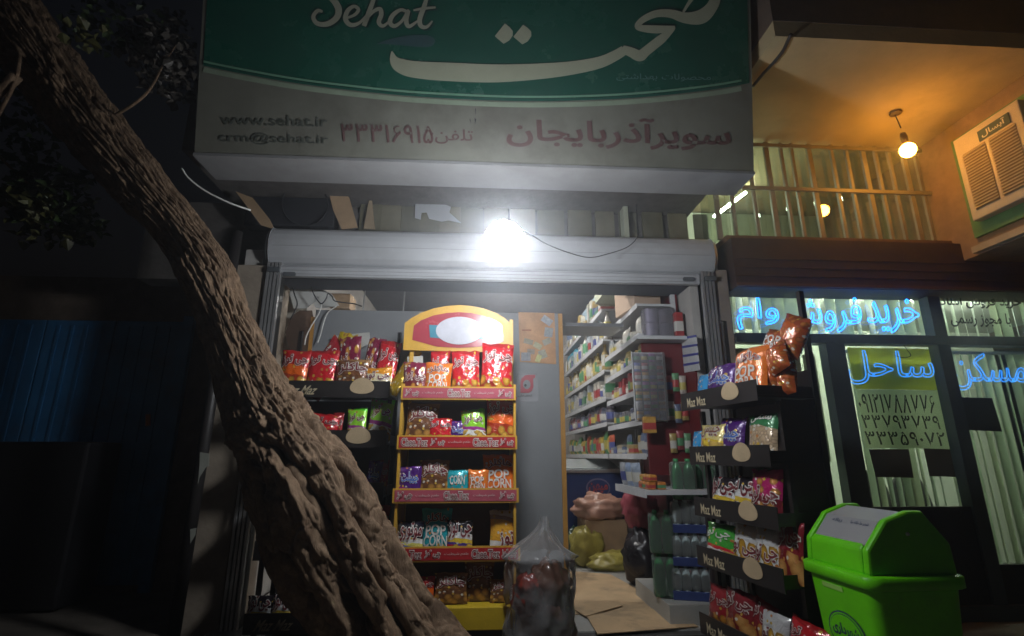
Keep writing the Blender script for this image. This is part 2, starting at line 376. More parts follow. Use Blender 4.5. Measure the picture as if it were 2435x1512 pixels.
def SPL(o): return (SPT + SN * o, SN)
arc = [(440, 145), (470, 153), (560, 172), (700, 197), (850, 216), (1000, 230), (1217, 240), (1400, 238), (1550, 229), (1700, 212), (1800, 194)]
arc = [(p.x, p.y) for p in spline([Vector((x, y, 0)) for x, y in arc], 5)]
pts = [hit(x, y, *SPL(.004)) for x, y in arc]; pts = [p for p in pts if xl + .005 < p.x < xr - .005]
hi = Vector((0, yt, ztop)) + SN * .004
mb = MB(); n = len(pts)
for i in range(n - 1): mb.add([pts[i], pts[i + 1], (pts[i + 1].x, hi.y, hi.z), (pts[i].x, hi.y, hi.z)], [(0, 1, 2, 3)])
mb.build('green_field', SIGNG, t)
lime = mat('sign_lightgreen', (.16, .36, .24), .4, var=.1)
mb = MB(); ribbon_mesh(mb, [(x, y - 10, 5) for x, y in arc if 480 < x < 1770], SPL(.008), 1); mb.build('stripe', lime, t)
mb = MB(); ribbon_mesh(mb, [(x, y - 3, 5) for x, y in arc if 480 < x < 1770], SPL(.008), 1); mb.build('stripe', mat('sign_darkgreen', (.0, .09, .06), .4), t)
mb = MB(); ribbon_mesh(mb, [(x, y + 9, 12) for x, y in arc if 480 < x < 1770], SPL(.003), 1); mb.build('stripe', mat('sign_palegreen', (.27, .34, .25), .5), t)
z2 = lambda x, y, wd: (443.8 + x * .3019, y * .3019, wd * .3019)
z3 = lambda x, y, wd: (1077.8 + x * .3019, y * .3019, wd * .3019)
SEH = [[(1225, -130, 25), (1180, -190, 34), (1100, -200, 38), (1050, -150, 42), (1070, -70, 46), (1150, -5, 50), (1195, 70, 52), (1180, 140, 48), (1110, 188, 42), (1030, 185, 36), (996, 135, 32), (1030, 85, 28), (1070, 92, 20)],
       [(1240, 150, 14), (1320, 118, 24), (1352, 76, 28), (1318, 50, 26), (1268, 84, 34), (1250, 150, 38), (1290, 196, 34), (1360, 180, 24), (1425, 110, 14)],
       [(1500, -90, 20), (1470, 0, 34), (1430, 110, 38), (1395, 205, 36)], [(1405, 165, 16), (1465, 95, 26), (1520, 70, 32), (1532, 115, 36), (1512, 175, 34), (1545, 205, 26), (1600, 165, 14)],
       [(1735, 92, 24), (1685, 78, 26), (1625, 118, 34), (1600, 175, 36), (1635, 205, 30), (1695, 165, 22), (1745, 85, 28), (1728, 160, 36), (1750, 208, 30), (1820, 165, 14)],
       [(1905, -70, 20), (1870, 50, 36), (1835, 150, 38), (1845, 205, 34), (1890, 212, 24), (1935, 165, 12)], [(1785, 82, 14), (1860, 68, 22), (1960, 58, 16)]]
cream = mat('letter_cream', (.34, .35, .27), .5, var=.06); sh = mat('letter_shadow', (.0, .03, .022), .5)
a = MB(); b = MB()
for s in SEH:
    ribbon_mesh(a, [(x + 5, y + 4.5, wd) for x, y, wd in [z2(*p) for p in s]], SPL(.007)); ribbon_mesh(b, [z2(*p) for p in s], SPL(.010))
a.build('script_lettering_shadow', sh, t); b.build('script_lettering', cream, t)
mb = MB(); ribbon_mesh(mb, [z2(1500, 345, 4), z2(1600, 330, 40), z2(1750, 322, 85), z2(1880, 325, 95), z2(1940, 328, 60), z2(1955, 330, 8)], SPL(.007)); mb.build('swoosh', mat('sign_bluegrey', (.03, .08, .09), .4), t)
CAL = [[(-485, 405, 10), (-468, 470, 70), (-420, 515, 112), (-300, 548, 132), (0, 568, 146), (350, 578, 140), (700, 560, 122), (950, 533, 104), (1150, 492, 92), (1270, 440, 82), (1345, 395, 76)],
       [(1330, 385, 60), (1400, 412, 76), (1468, 440, 86), (1520, 400, 76), (1640, 305, 70), (1735, 222, 30)],
       [(1745, 215, 24), (1620, 232, 62), (1480, 222, 52), (1450, 200, 44), (1500, 150, 50), (1600, 108, 58), (1710, 108, 66), (1830, 142, 86), (1950, 132, 112), (2030, 60, 92), (2062, -20, 80), (2030, -95, 60), (1940, -85, 50), (1860, 15, 28), (1810, 95, 18)]]
ivory = mat('letter_ivory', (.40, .42, .31), .42, var=.06)
mb = MB()
for k, s in enumerate(CAL): ribbon_mesh(mb, [z3(*p) for p in s], SPL(.010 + .0015 * k))
for q in ([(405, 185), (440, 212), (467, 245), (467, 280), (440, 318), (395, 345), (325, 285)], [(548, 195), (585, 220), (613, 250), (613, 285), (585, 325), (543, 350), (472, 290)]):
    mb.add([hit(*z3(x, y, 0)[:2], *SPL(.010)) for x, y in q], [tuple(range(len(q)))])
mb.build('calligraphy_lettering', ivory, t)
RED = mat('letter_red', (.12, .062, .06), .5); GRN = mat('letter_darkgreen', (.075, .085, .07), .5)
SM = mat('letter_small', (.10, .22, .22), .5)
lettering('محصولات بهداشتی', rectpx(1465, 174, 1690, 192, SPL(.008), .01), SM, t)
lettering('www.sehat.ir', rectpx(525, 272, 778, 296, SPL(.005), .022), GRN, t, .012)
lettering('crm@sehat.ir', rectpx(520, 314, 780, 342, SPL(.005), .022), GRN, t, .012)
lettering('۳۳۳۱۶۹۱۵', rectpx(810, 295, 1018, 336, SPL(.005), .022), RED, t, .012)
lettering('تلفن:', rectpx(1024, 306, 1124, 341, SPL(.005), .022), RED, t, .008)
lettering('سوپرآذربایجان', rectpx(1206, 276, 1735, 352, SPL(.005), .022), RED, t, .022)
for q in ([(1129, 258), (1131, 258), (1130, 276)], [(1128, 280), (1132, 284), (1129, 296)], [(1116, 283), (1118, 284), (1120, 296)]):
    MB().add([hit(x, y, *SPL(.006)) for x, y in q], [(0, 1, 2)]).build('crack', DARK, t)
# cables round the sign
CW = mat('cable_white', (.75, .75, .72), .45)
tag(MB().tube(spline([at(432, 400, 3.1), at(450, 425, 3.12), at(490, 455, 3.15), at(545, 482, 3.18), at(596, 500, 3.25)], 8), .006, 6).build('cable', CW, None, True), 'white cable curving below the left end of the shop sign', 'cable')
tag(MB().tube(spline([at(800, 432, 3.3), at(900, 438, 3.4), at(1010, 441, 3.45), at(1130, 441, 3.5)], 6), .003, 5).build('cable', CW, None, True), 'thin pale wire stretched along the back of the soffit', 'cable')
tag(MB().tube(spline([at(1510, 440, 3.9), at(1515, 545, 3.75), at(1514, 565, 3.585), at(1490, 588, 3.53), at(1440, 605, 3.4), at(1400, 612, 3.2), at(1350, 600, 2.98), at(1300, 580, 2.75), at(1250, 550, 2.52), at(1203, 522, 2.41)], 8), .0035, 5).build('lamp_wire', mat('cable_black', (.03, .03, .035), .4), None, True), 'dark twisted wire sagging in front of the shutter housing to the bulb', 'wire')
# the white bulb
BP = at(1198, 572, 2.4)
t = thing('light_bulb', 'glaring white bulb hanging in front of the roller shutter', 'light bulb', BP)
MB().sphere(BP, .10, 24, 14).build('glass_globe', glow('bulb_white', (.93, .97, 1.0), L_BULB), t, True)
MB().lathe([(.016, .0), (.016, .015), (.012, .025), (.004, .03)], 12, BP + Vector((0, 0, .09))).build('socket', WHITE, t, True)

# ================================================================== NEIGHBOUR ON THE RIGHT
YN = 3.76
XW = at(2240, 592, YN).x                      # side wall carrying the air conditioner
cz = at(2000, 345, YN).z                      # underside of the overhang
yf = hit(2050, 96, (0, 0, cz), (0, 0, 1)).y
xo = hit(1848, 78, (0, 0, cz), (0, 0, 1)).x
OCH = mat('soffit_plaster', (.44, .345, .20), .8, var=.12, scale=3, bump=.2, bscale=30, dirt=.25)
struct(MB().box(xo, 9, yf, 7, cz, cz + .12).build('overhang_soffit', OCH))
struct(MB().box(xo - .002, 9, yf - .004, 7, cz + .121, 7).build('overhang_front', mat('stone_brown', (.10, .07, .055), .85, var=.25, dirt=.3)))
tag(MB().tube(spline([hit(1880, 82, (0, yf - .03, 0), (0, 1, 0)), hit(1862, 120, (0, 0, cz - .02), (0, 0, 1)), hit(1838, 150, (0, 0, cz - .03), (0, 0, 1)), hit(1812, 178, (0, 0, cz - .02), (0, 0, 1)), hit(1790, 205, (0, 0, cz - .02), (0, 0, 1))], 6), .012, 6).build('cable', mat('cable_black', (.03, .03, .035), .4), None, True), 'thick black cable running along the edge of the orange lit overhang', 'cable')
# dark fascia between barred window and shop window
zfa = at(2000, 578, YN).z; zfb = at(2000, 702, YN).z
XN = at(1728, 700, YN).x
t = thing('fascia_beam', 'dark brown horizontal beam between barred window and neon lit panes', 'beam', (XN, YN, zfb))
FAS = mat('fascia_brown', (.05, .03, .024), .6, var=.3, dirt=.3)
XFAR = 6.0
MB().box(XN, XFAR, YN - .16, YN + .1, zfb, zfa - .05).build('beam', FAS, t)
MB().box(XN, XW - .004, YN - .10, YN + .1, zfa - .049, zfa).build('ledge', mat('ledge_brown', (.16, .09, .05), .7, var=.3), t)
for k_ in range(3): MB().box(XN, XFAR, YN - .166, YN - .161, zfb + .09 + .07 * k_, zfb + .096 + .07 * k_).build('groove_trim', mat('groove_brown', (.07, .04, .026), .7, var=.3), t)
MB().box(XN, XFAR, YN - .18, YN - .161, zfb + .005, zfb + .03).build('lip', mat('lip_brown', (.12, .06, .03), .6), t)
# upper barred window
BAR = mat('bar_cream', (.24, .21, .15), .5, var=.2, dirt=.5)
t = thing('barred_window', 'wide upper window behind welded cream bars under the overhang', 'window', at(1950, 575, YN))
XB = at(1672, 500, YN).x
ga = at(1680, 345, YN + .05)
for i in range(8):
    xa = XB + (XW - XB) * i / 8
    MB().box(xa + .004, XB + (XW - XB) * (i + 1) / 8 - .004, YN + .05, YN + .056, zfa, cz - .004).build('pane', glassmat('upper_glass', (.80, .84, .74), .16), t)
for i, x in enumerate((1700, 1738, 1790, 1834, 1870, 1896, 1938, 1992, 2028, 2068, 2098, 2130, 2165, 2194, 2222)):
    p = at(x, 455, YN); r = .012 if i % 3 else .019
    MB().box(p.x - r, p.x + r, YN - .012, YN + .012, zfa + .001, cz - .006).build('bar', BAR, t)
zh = at(1950, 455, YN).z
MB().box(XB, XW - .006, YN - .03, YN - .013, zh - .016, zh + .016).build('crossbar', BAR, t)
MB().box(XB, XW - .006, YN - .03, YN - .013, cz - .06, cz - .03).build('crossbar', BAR, t)
# lit room behind it
ROOM = mat('room_green', (.42, .45, .34), .8, var=.08, scale=2)
struct(MB().add([(XB - .6, YN + 1.3, 2.6), (XW + .3, YN + 1.3, 2.6), (XW + .3, YN + 1.3, 3.7), (XB - .6, YN + 1.3, 3.7)], [(0, 1, 2, 3)]).build('mezzanine_wall', ROOM))
struct(MB().box(XB - .6, XW + .3, YN + .11, YN + 1.3, cz + .01, cz + .05).build('mezzanine_ceiling', ROOM))
struct(MB().box(XB - .6, XW + .3, YN + .11, YN + 1.3, 2.62, 2.66).build('mezzanine_floor', ROOM))
struct(MB().box(XB - .64, XB - .6, YN + .11, YN + 1.3, 2.62, cz).build('mezzanine_side', ROOM))
tag(MB().tube([at(1698, 514, YN + .35), at(1772, 458, YN + .75)], .014, 8).build('fluorescent_tube', glow('tube_green', (.85, 1.0, .88), L_UP), None, True), 'bright slanting tube lamp behind the barred window', 'lamp')
# warm bulb
ap = hit(2128, 266, (0, 0, cz), (0, 0, 1)); bp = at(2158, 357, ap.y); sp = at(2143, 310, ap.y)
t = thing('light_bulb', 'warm yellow bulb hanging from the orange lit overhang', 'light bulb', bp)
MB().sphere(bp, .055, 18, 11).build('glass_globe', glow('bulb_warm', (1.0, .42, .045), L_WARM), t, True)
d = (sp - bp).normalized()
MB().tube([bp + d * .05, bp + d * .075, bp + d * .12, bp + d * .15], [.03, .024, .026, .018], 12).build('socket', mat('socket_brown', (.10, .06, .03), .5), t, True)
MB().tube(spline([sp + d * .02, at(2136, 292, ap.y), at(2130, 278, ap.y), ap], 5), .005, 6).build('cord', mat('cable_black', (.03, .03, .035), .4), t, True)
MB().lathe([(.045, -.012), (.04, -.02), (.01, -.03)], 14, ap).build('ceiling_rose', mat('socket_brown', (.10, .06, .03), .5), t)
# air conditioner on the side wall, given on the plane X = XW - .25
XA = XW - .10
def ac(px, py, o=0): return onx(px, py, XA - o)
A4 = [ac(2262, 330), ac(2436, 232), ac(2464, 462), ac(2311, 521)]
ya, yb = (A4[0].y + A4[3].y) / 2, (A4[1].y + A4[2].y) / 2
za, zz = (A4[0].z + A4[1].z) / 2, (A4[2].z + A4[3].z) / 2
yn_, yx_ = min(ya, yb), max(ya, yb)
t = thing('air_conditioner', 'cream louvred window air conditioner jutting from the side wall', 'air conditioner', (XA, (ya + yb) / 2, zz))
ACM = mat('ac_cream', (.55, .46, .33), .45, var=.06, dirt=.2)
MB().box(XA, XW - .004, yn_, yx_, zz, za).build('body', ACM, t, bevel=.008)
H = za - zz; Wd = yx_ - yn_
def acbox(u0, u1, v0, v1, dx, nm, m, e=.004):     # u: 0 far end .. 1 near end, v: 0 bottom .. 1 top
    return MB().box(XA - dx, XA - dx + e, yx_ - u1 * Wd, yx_ - u0 * Wd, zz + v0 * H, zz + v1 * H).build(nm, m, t)
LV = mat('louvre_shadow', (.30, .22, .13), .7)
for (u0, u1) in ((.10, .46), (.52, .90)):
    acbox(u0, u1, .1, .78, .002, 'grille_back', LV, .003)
    for k in range(20):
        v = .115 + k * .033
        MB().slab([(XA - .003, yx_ - u0 * Wd, zz + (v + .022) * H), (XA - .016, yx_ - u0 * Wd, zz + v * H), (XA - .012, yx_ - u0 * Wd, zz + (v - .002) * H), (XA - .001, yx_ - u0 * Wd, zz + (v + .018) * H)], (0, -(u1 - u0) * Wd, 0)).build('louvre', ACM, t)
pl = acbox(.40, .86, .80, .92, .01, 'name_plate', mat('plate_blue', (.05, .09, .10), .4), .008)
lettering('آبسال', lambda a, b: Vector((XA - .0125, yx_ - (.46 + .34 * a) * Wd, zz + (.815 + .085 * b) * H)), mat('plate_silver', (.7, .65, .55), .3), t, .02)
struct(MB().box(XW, 9, yf + .02, 7, zz - .225, cz - .002).build('side_wall', mat('side_wall', (.30, .19, .10), .85, var=.2, bump=.2, dirt=.3)))
tag(MB().box(XW - .06, XW - .003, yn_ - .5, yx_ + .10, zz - .22, zz - .17).build('shelf_ledge', mat('ledge_cream', (.45, .35, .22), .6, dirt=.4)), 'cream ledge running under the air conditioner', 'ledge')
tag(MB().box(XW - .03, XW - .003, yn_ - .06, yx_ + .08, zz - .10, za + .05).build('window_frame', mat('frame_green', (.10, .24, .09), .6, var=.2, dirt=.3)), 'green wooden surround around the air conditioner', 'frame')

# ------------------------------------------------ neon lit office front
FRM = mat('frame_blue_grey', (.055, .075, .085), .45, .2, var=.12)
t = thing('office_shopfront', 'glazed office front with blue grey metal frame below the brown beam', 'shopfront', (XN, YN, 0))
G = glassmat('shop_glass', (.93, .97, .95), .05)
def pn(px, py, o=0.0): return at(px, py, YN + o)
def pane(x0, y0, x1, y1): 
    a = pn(x0, y0); b = pn(x1, y1); MB().box(a.x, b.x, YN + .02, YN + .026, b.z, a.z).build('pane', G, t)
zA, zB = pn(2000, 703).z, pn(2000, 797).z
def fr(xp, wpx, z0, z1, yref):
    p = pn(xp, yref); wv = wpx * scl(p) / 2
    MB().box(p.x - wv, p.x + wv, YN - .03, YN + .06, z0, z1).build('mullion', FRM, t); return p.x
zT = pn(2000, 818).z; zBot = pn(2150, 1205).z
xm2 = fr(2220, 30, .1, zfb - .002, 750); xd1 = fr(1992, 46, .1, zT, 900); xs0 = XN + .02
xE = XFAR - .01
MB().box(xs0, xE, YN - .035, YN + .065, zT, zB).build('transom', FRM, t)
for i, (a, b, z0, z1) in enumerate(((xs0, xm2, zB, zfb), (xm2, xE, zB, zfb), (xs0, xd1, .1, zT), (xd1, xm2, zBot, zT), (xm2, xE, .35, zT))):
    MB().box(a + .02, b - .02, YN + .02, YN + .026, z0 + .003, z1 - .003).build('pane', G, t)
MB().box(xd1 + .02, xm2 - .02, YN - .01, YN + .03, .1, zBot).build('kick_panel', mat('panel_black', (.012, .01, .01), .5), t)
MB().box(xm2 + .02, xE, YN - .01, YN + .03, .1, .35).build('kick_panel', mat('panel_black', (.012, .01, .01), .5), t)
MB().box(xs0, xE, YN - .05, YN + .1, 0.004, .099).build('threshold', FRM, t)
# office room
OFW = mat('office_wall', (.50, .52, .42), .8, var=.06)
struct(MB().box(XN - .1, XFAR, YN + 1.8, YN + 1.9, 0, 2.6).build('office_wall', OFW))
struct(MB().box(XN - .1, XFAR, YN + .12, YN + 1.8, .002, .01).build('office_floor', mat('office_floor', (.2, .2, .18), .4)))
struct(MB().box(XN - .1, XFAR, YN + .12, YN + 1.8, 2.5, 2.6).build('office_ceiling', OFW))
struct(MB().box(XN - .14, XN - .1, YN + .06, YN + 1.8, 0, 2.6).build('office_side', OFW))
tag(MB().tube([(XN + .4, YN + .40, 2.455), (XN + 2.9, YN + .40, 2.455)], .018, 8).build('fluorescent_tube', glow('tube_office', (.9, 1.0, .85), L_OFFICE), None, True), 'ceiling tube lamp lighting the office behind the blinds', 'lamp')
# vertical blinds: each slat its own piece
SL = [translucent('blind_%d' % i, c, .55) for i, c in enumerate([(.74, .80, .70), (.66, .72, .62), (.78, .82, .70)])]
def blinds(label, x0, x1, z0, z1, n, gapf):
    b = thing('vertical_blind', label, 'blind', ((x0 + x1) / 2, YN + .18, z0))
    MB().box(x0, x1, YN + .16, YN + .20, z1, z1 + .02).build('head_rail', WHITE, b)
    random.seed(int(x0 * 100) + n)
    for i in range(n):
        if gapf(i / n): continue
        c = x0 + (i + .5) * (x1 - x0) / n; wv = (x1 - x0) / n * .62; a = random.uniform(.05, .75)
        dx, dy = wv * math.cos(a), wv * math.sin(a)
        MB().slab([(c - dx, YN + .18 - dy, z0), (c + dx, YN + .18 + dy, z0), (c + dx, YN + .18 + dy, z1), (c - dx, YN + .18 - dy, z1)], (0, .002, 0)).build('slat', SL[random.randrange(3)], b)
blinds('pale upright blind slats behind the upper neon wording', xs0, xm2, zB + .01, zfb + .03, 15, lambda f: False)
blinds('pale upright blind slats behind black licence wording', xm2 + .03, xm2 + 1.3, zB + .01, zfb + .03, 14, lambda f: False)
blinds('pale blind slats behind the long phone numbers', xd1 + .03, xm2 - .03, .55, zT - .03, 12, lambda f: .15 < f < .2 or .45 < f < .5 or .7 < f < .75)
blinds('pale blind slats behind the right neon word and dark notice', xm2 + .03, xm2 + 1.4, .3, zT - .03, 16, lambda f: .5 < f < .56 or .75 < f < .8)
tag(MB().box(pn(1935, 900).x, pn(1966, 900).x, YN + .1, YN + .104, pn(1990, 1100).z, pn(1945, 838).z).build('pale_panel', mat('panel_pale', (.55, .56, .36), .6)), 'narrow pale yellow panel in the gap beside the door frame', 'panel')
tag(MB().box(xs0 + .03, pn(1925, 880).x, YN + .1, YN + .104, pn(1800, 900).z, pn(1800, 822).z).build('pale_panel', mat('panel_tan', (.50, .40, .27), .6)), 'tan panel behind the stacked orange snack bags', 'panel')
# banner, number sheet, notices stuck inside the glass
def sheet(name, q, o, m, label, cat):
    P = [pn(x, y, o) for x, y in q]; return tag(MB().slab(P, (0, .003, 0)).build(name, m), label, cat)
sheet('banner', [(2014, 826), (2222, 830), (2240, 928), (2034, 924)], .10, translucent('banner_yellow', (.62, .64, .2), .8), 'yellow green banner sheet behind the middle neon word', 'banner')
ns = sheet('number_sheet', [(2036, 926), (2243, 929), (2262, 1068), (2060, 1064)], .09, translucent('sheet_white', (.78, .82, .68), .8), 'white sheet of black phone numbers in the office window', 'sign')
NB = mat('number_black', (.01, .01, .01), .5)
pnp = ((0, YN + .086, 0), (0, 1, 0))
lettering('۰۹۱۲۱۷۸۸۷۷۶', quadpx(((2036, 936), (2208, 939), (2214, 983), (2044, 980)), pnp), NB, ns, .012)
lettering('۳۳۷۹۳۷۳۹', quadpx(((2046, 986), (2222, 989), (2228, 1020), (2054, 1017)), pnp), NB, ns, .012)
lettering('۳۳۳۵۹۰۷۲', quadpx(((2054, 1025), (2234, 1028), (2240, 1060), (2062, 1056)), pnp), NB, ns, .012)
sheet('notice', [(2276, 944), (2358, 946), (2382, 1026), (2294, 1022)], .08, mat('notice_dark', (.02, .018, .018), .5), 'dark notice rectangle below the right neon word', 'notice')
sheet('notice', [(2066, 1068), (2160, 1068), (2172, 1136), (2082, 1134)], .07, mat('notice_brown', (.12, .09, .07), .6), 'brown notice under the phone number sheet next to the door post', 'notice')
sheet('notice', [(2196, 1066), (2262, 1068), (2280, 1134), (2210, 1132)], .07, mat('notice_brown', (.12, .09, .07), .6), 'brown notice under the phone numbers next to the wide mullion', 'notice')
lt = lettering('با مجوز رسمی', quadpx(((2258, 742), (2400, 746), (2404, 778), (2262, 776)), ((0, YN + .016, 0), (0, 1, 0))), NB, None, .02); lt.name = 'window_lettering'; tag(lt, 'black lettering of two words and a half on the upper right pane', 'lettering')
lt = lettering('خرید فروش املاک', quadpx(((2222, 700), (2425, 704), (2428, 734), (2226, 732)), ((0, YN + .016, 0), (0, 1, 0))), NB, None, .02); lt.name = 'window_lettering'; tag(lt, 'black lettering half hidden behind the beam edge above the licence wording', 'lettering')
# neon words: outlines as glass tubes
NEON = glow('neon_blue', (.015, .22, 1.0), L_NEON); NEON2 = glow('neon_blue_soft', (.03, .28, .95), L_NEON * .3)
def neon(s, q, o, m, label, r=.0042):
    P, bb = text_geo(s, .0, True); fn = quadpx(q, ((0, YN + o, 0), (0, 1, 0)))
    wd, hg = bb[2] - bb[0], bb[3] - bb[1]
    t = thing('neon_sign', label, 'neon sign', fn(.5, 0))
    for pts in P:
        MB().tube([fn((p.x - bb[0]) / wd, (p.y - bb[1]) / hg) for p in pts], r, 5, True).build('tube', m, t, True)
neon('وام', ((1750, 708), (1848, 708), (1852, 782), (1754, 782)), -.02, NEON, 'glowing blue neon word of three letters next to the grey pillar')
neon('فروش', ((1868, 706), (2044, 708), (2050, 790), (1874, 788)), -.02, NEON, 'glowing blue neon word in the middle of the upper pane behind the black rack post')
neon('خرید', ((2060, 708), (2182, 712), (2186, 792), (2064, 790)), -.02, NEON, 'glowing blue neon word beside the wide mullion on the upper pane')
neon('ساحل', ((2004, 832), (2216, 836), (2222, 916), (2014, 912)), .01, NEON2, 'thin blue neon word in front of the yellow green banner', .0036)
neon('مسکن', ((2262, 838), (2436, 842), (2440, 930), (2270, 926)), .01, NEON2, 'thin blue neon word over the dark notice', .0036)
tag(MB().tube(spline([pn(2143, 812, -.01), pn(2155, 830, .0), pn(2165, 845, .0), pn(2150, 850, .01), pn(2128, 846, .012)], 5), .003, 5).build('cable', mat('cable_black', (.03, .03, .035), .4), None, True), 'thin black lead feeding the middle neon word', 'cable')
# chairs in the office
def chair(x, z, label):
    p = pn(x, 1200, .6); t = thing('office_chair', label, 'chair', (p.x, YN + .6, .01), 'chairs in the neon lit office', world=False)
    LE = mat('chair_black', (.02, .018, .018), .4)
    prof = [(.2 * math.cos(R(a)) * (1 if abs(a - 90) > 1 else 1), .55 + .42 * math.sin(R(a))) for a in range(0, 181, 15)]
    MB().slab([(x, .2, zz_) for x, zz_ in prof], (0, .04, 0)).build('backrest', LE, t, bevel=.01)
    MB().box(-.21, .21, -.22, .2, .42, .49).build('seat', LE, t, bevel=.02)
    for sx in (-.18, .18):
        for sy in (-.18, .17): MB().tube([(sx, sy, 0), (sx * .95, sy * .95, .42)], .013, 6).build('leg', BLACK, t)
chair(2118, .5, 'black chair with rounded back behind the blind gap under the number sheet')
chair(2215, .5, 'black chair with rounded back beside the wide mullion inside the office')

# ================================================================== DARK LEFT SIDE
YL = 4.9
gz = at(100, 762, YL).z; wz = at(100, 655, YL).z
struct(MB().box(-9, at(560, 800, YL).x, YL + .02, YL + .3, 0, wz).build('side_building', mat('wall_brown', (.17, .13, .10), .9, var=.25, bump=.3, dirt=.5)))
t = thing('metal_gate', 'blue painted sheet metal gate in the dark left of the tree', 'gate', (at(200, 1000, YL).x, YL, 0))
BLU = mat('gate_blue', (.035, .19, .42), .45, var=.2, scale=3, dirt=.5)
gx0, gx1 = at(-260, 900, YL).x, at(420, 900, YL).x
for i in range(4):
    a = gx0 + (gx1 - gx0) * i / 4; b = gx0 + (gx1 - gx0) * (i + 1) / 4
    MB().box(a + .006, b - .006, YL - .03, YL - .005, .06, gz).build('panel', BLU, t, bevel=.006)
    MB().box(a + .1, b - .1, YL - .045, YL - .031, 1.15, 1.2).build('rail', BLU, t)
    for k_ in range(1, 5): MB().box(a + (b - a) * k_ / 5 - .012, a + (b - a) * k_ / 5 + .012, YL - .042, YL - .0305, .1, 1.14).build('rib', BLU, t); MB().box(a + (b - a) * k_ / 5 - .012, a + (b - a) * k_ / 5 + .012, YL - .042, YL - .0305, 1.21, gz - .05).build('rib', BLU, t)
MB().box(gx1, gx1 + .09, YL - .05, YL, 0.004, gz + .05).build('post', BLU, t)
MB().tube([at(352, 985, YL - .08), at(352, 1012, YL - .08)], .02, 8).build('handle', mat('handle_orange_glint', (.5, .16, .05), .4), t)  # orange reflection on the gate, put into the handle's colour
a = onz(20, 1395, 0); 
tag(MB().box(at(-120, 1060, 4.4).x, at(232, 1060, 4.4).x, 4.3, 4.7, .02, at(100, 1050, 4.35).z).build('cabinet', mat('cabinet_black', (.015, .015, .018), .5), None, bevel=.02), 'black steel cabinet standing before the blue gate', 'cabinet')
# dark post with torn labels between tree and rack
p = at(478, 1100, 3.4)
t = thing('post', 'dark slim post with two pale torn labels left of the trunk', 'post', (p.x, 3.4, 0))
PA = at(482, 1080, 3.4); PBt = Vector((at(425, 1512, 3.4).x, 3.4, 0.0))
MB().tube([(PA.x - .01, 3.4, 0), (PA.x + .01, 3.4, 2.6)], .035, 10).build('pole', mat('pole_dark', (.025, .022, .022), .5), t, True)
LBL = mat('label_pale', (.32, .33, .29), .7, dirt=.4)
MB().slab([at(475, 1075, 3.36), at(497, 1078, 3.36), at(496, 1108, 3.36), at(488, 1112, 3.36), at(474, 1135, 3.36), at(470, 1150, 3.36), at(474, 1108, 3.36)], (0, .003, 0)).build('torn_label', LBL, t)
MB().slab([at(452, 1258, 3.36), at(466, 1255, 3.36), at(464, 1272, 3.36), at(452, 1292, 3.36)], (0, .003, 0)).build('torn_label', LBL, t)

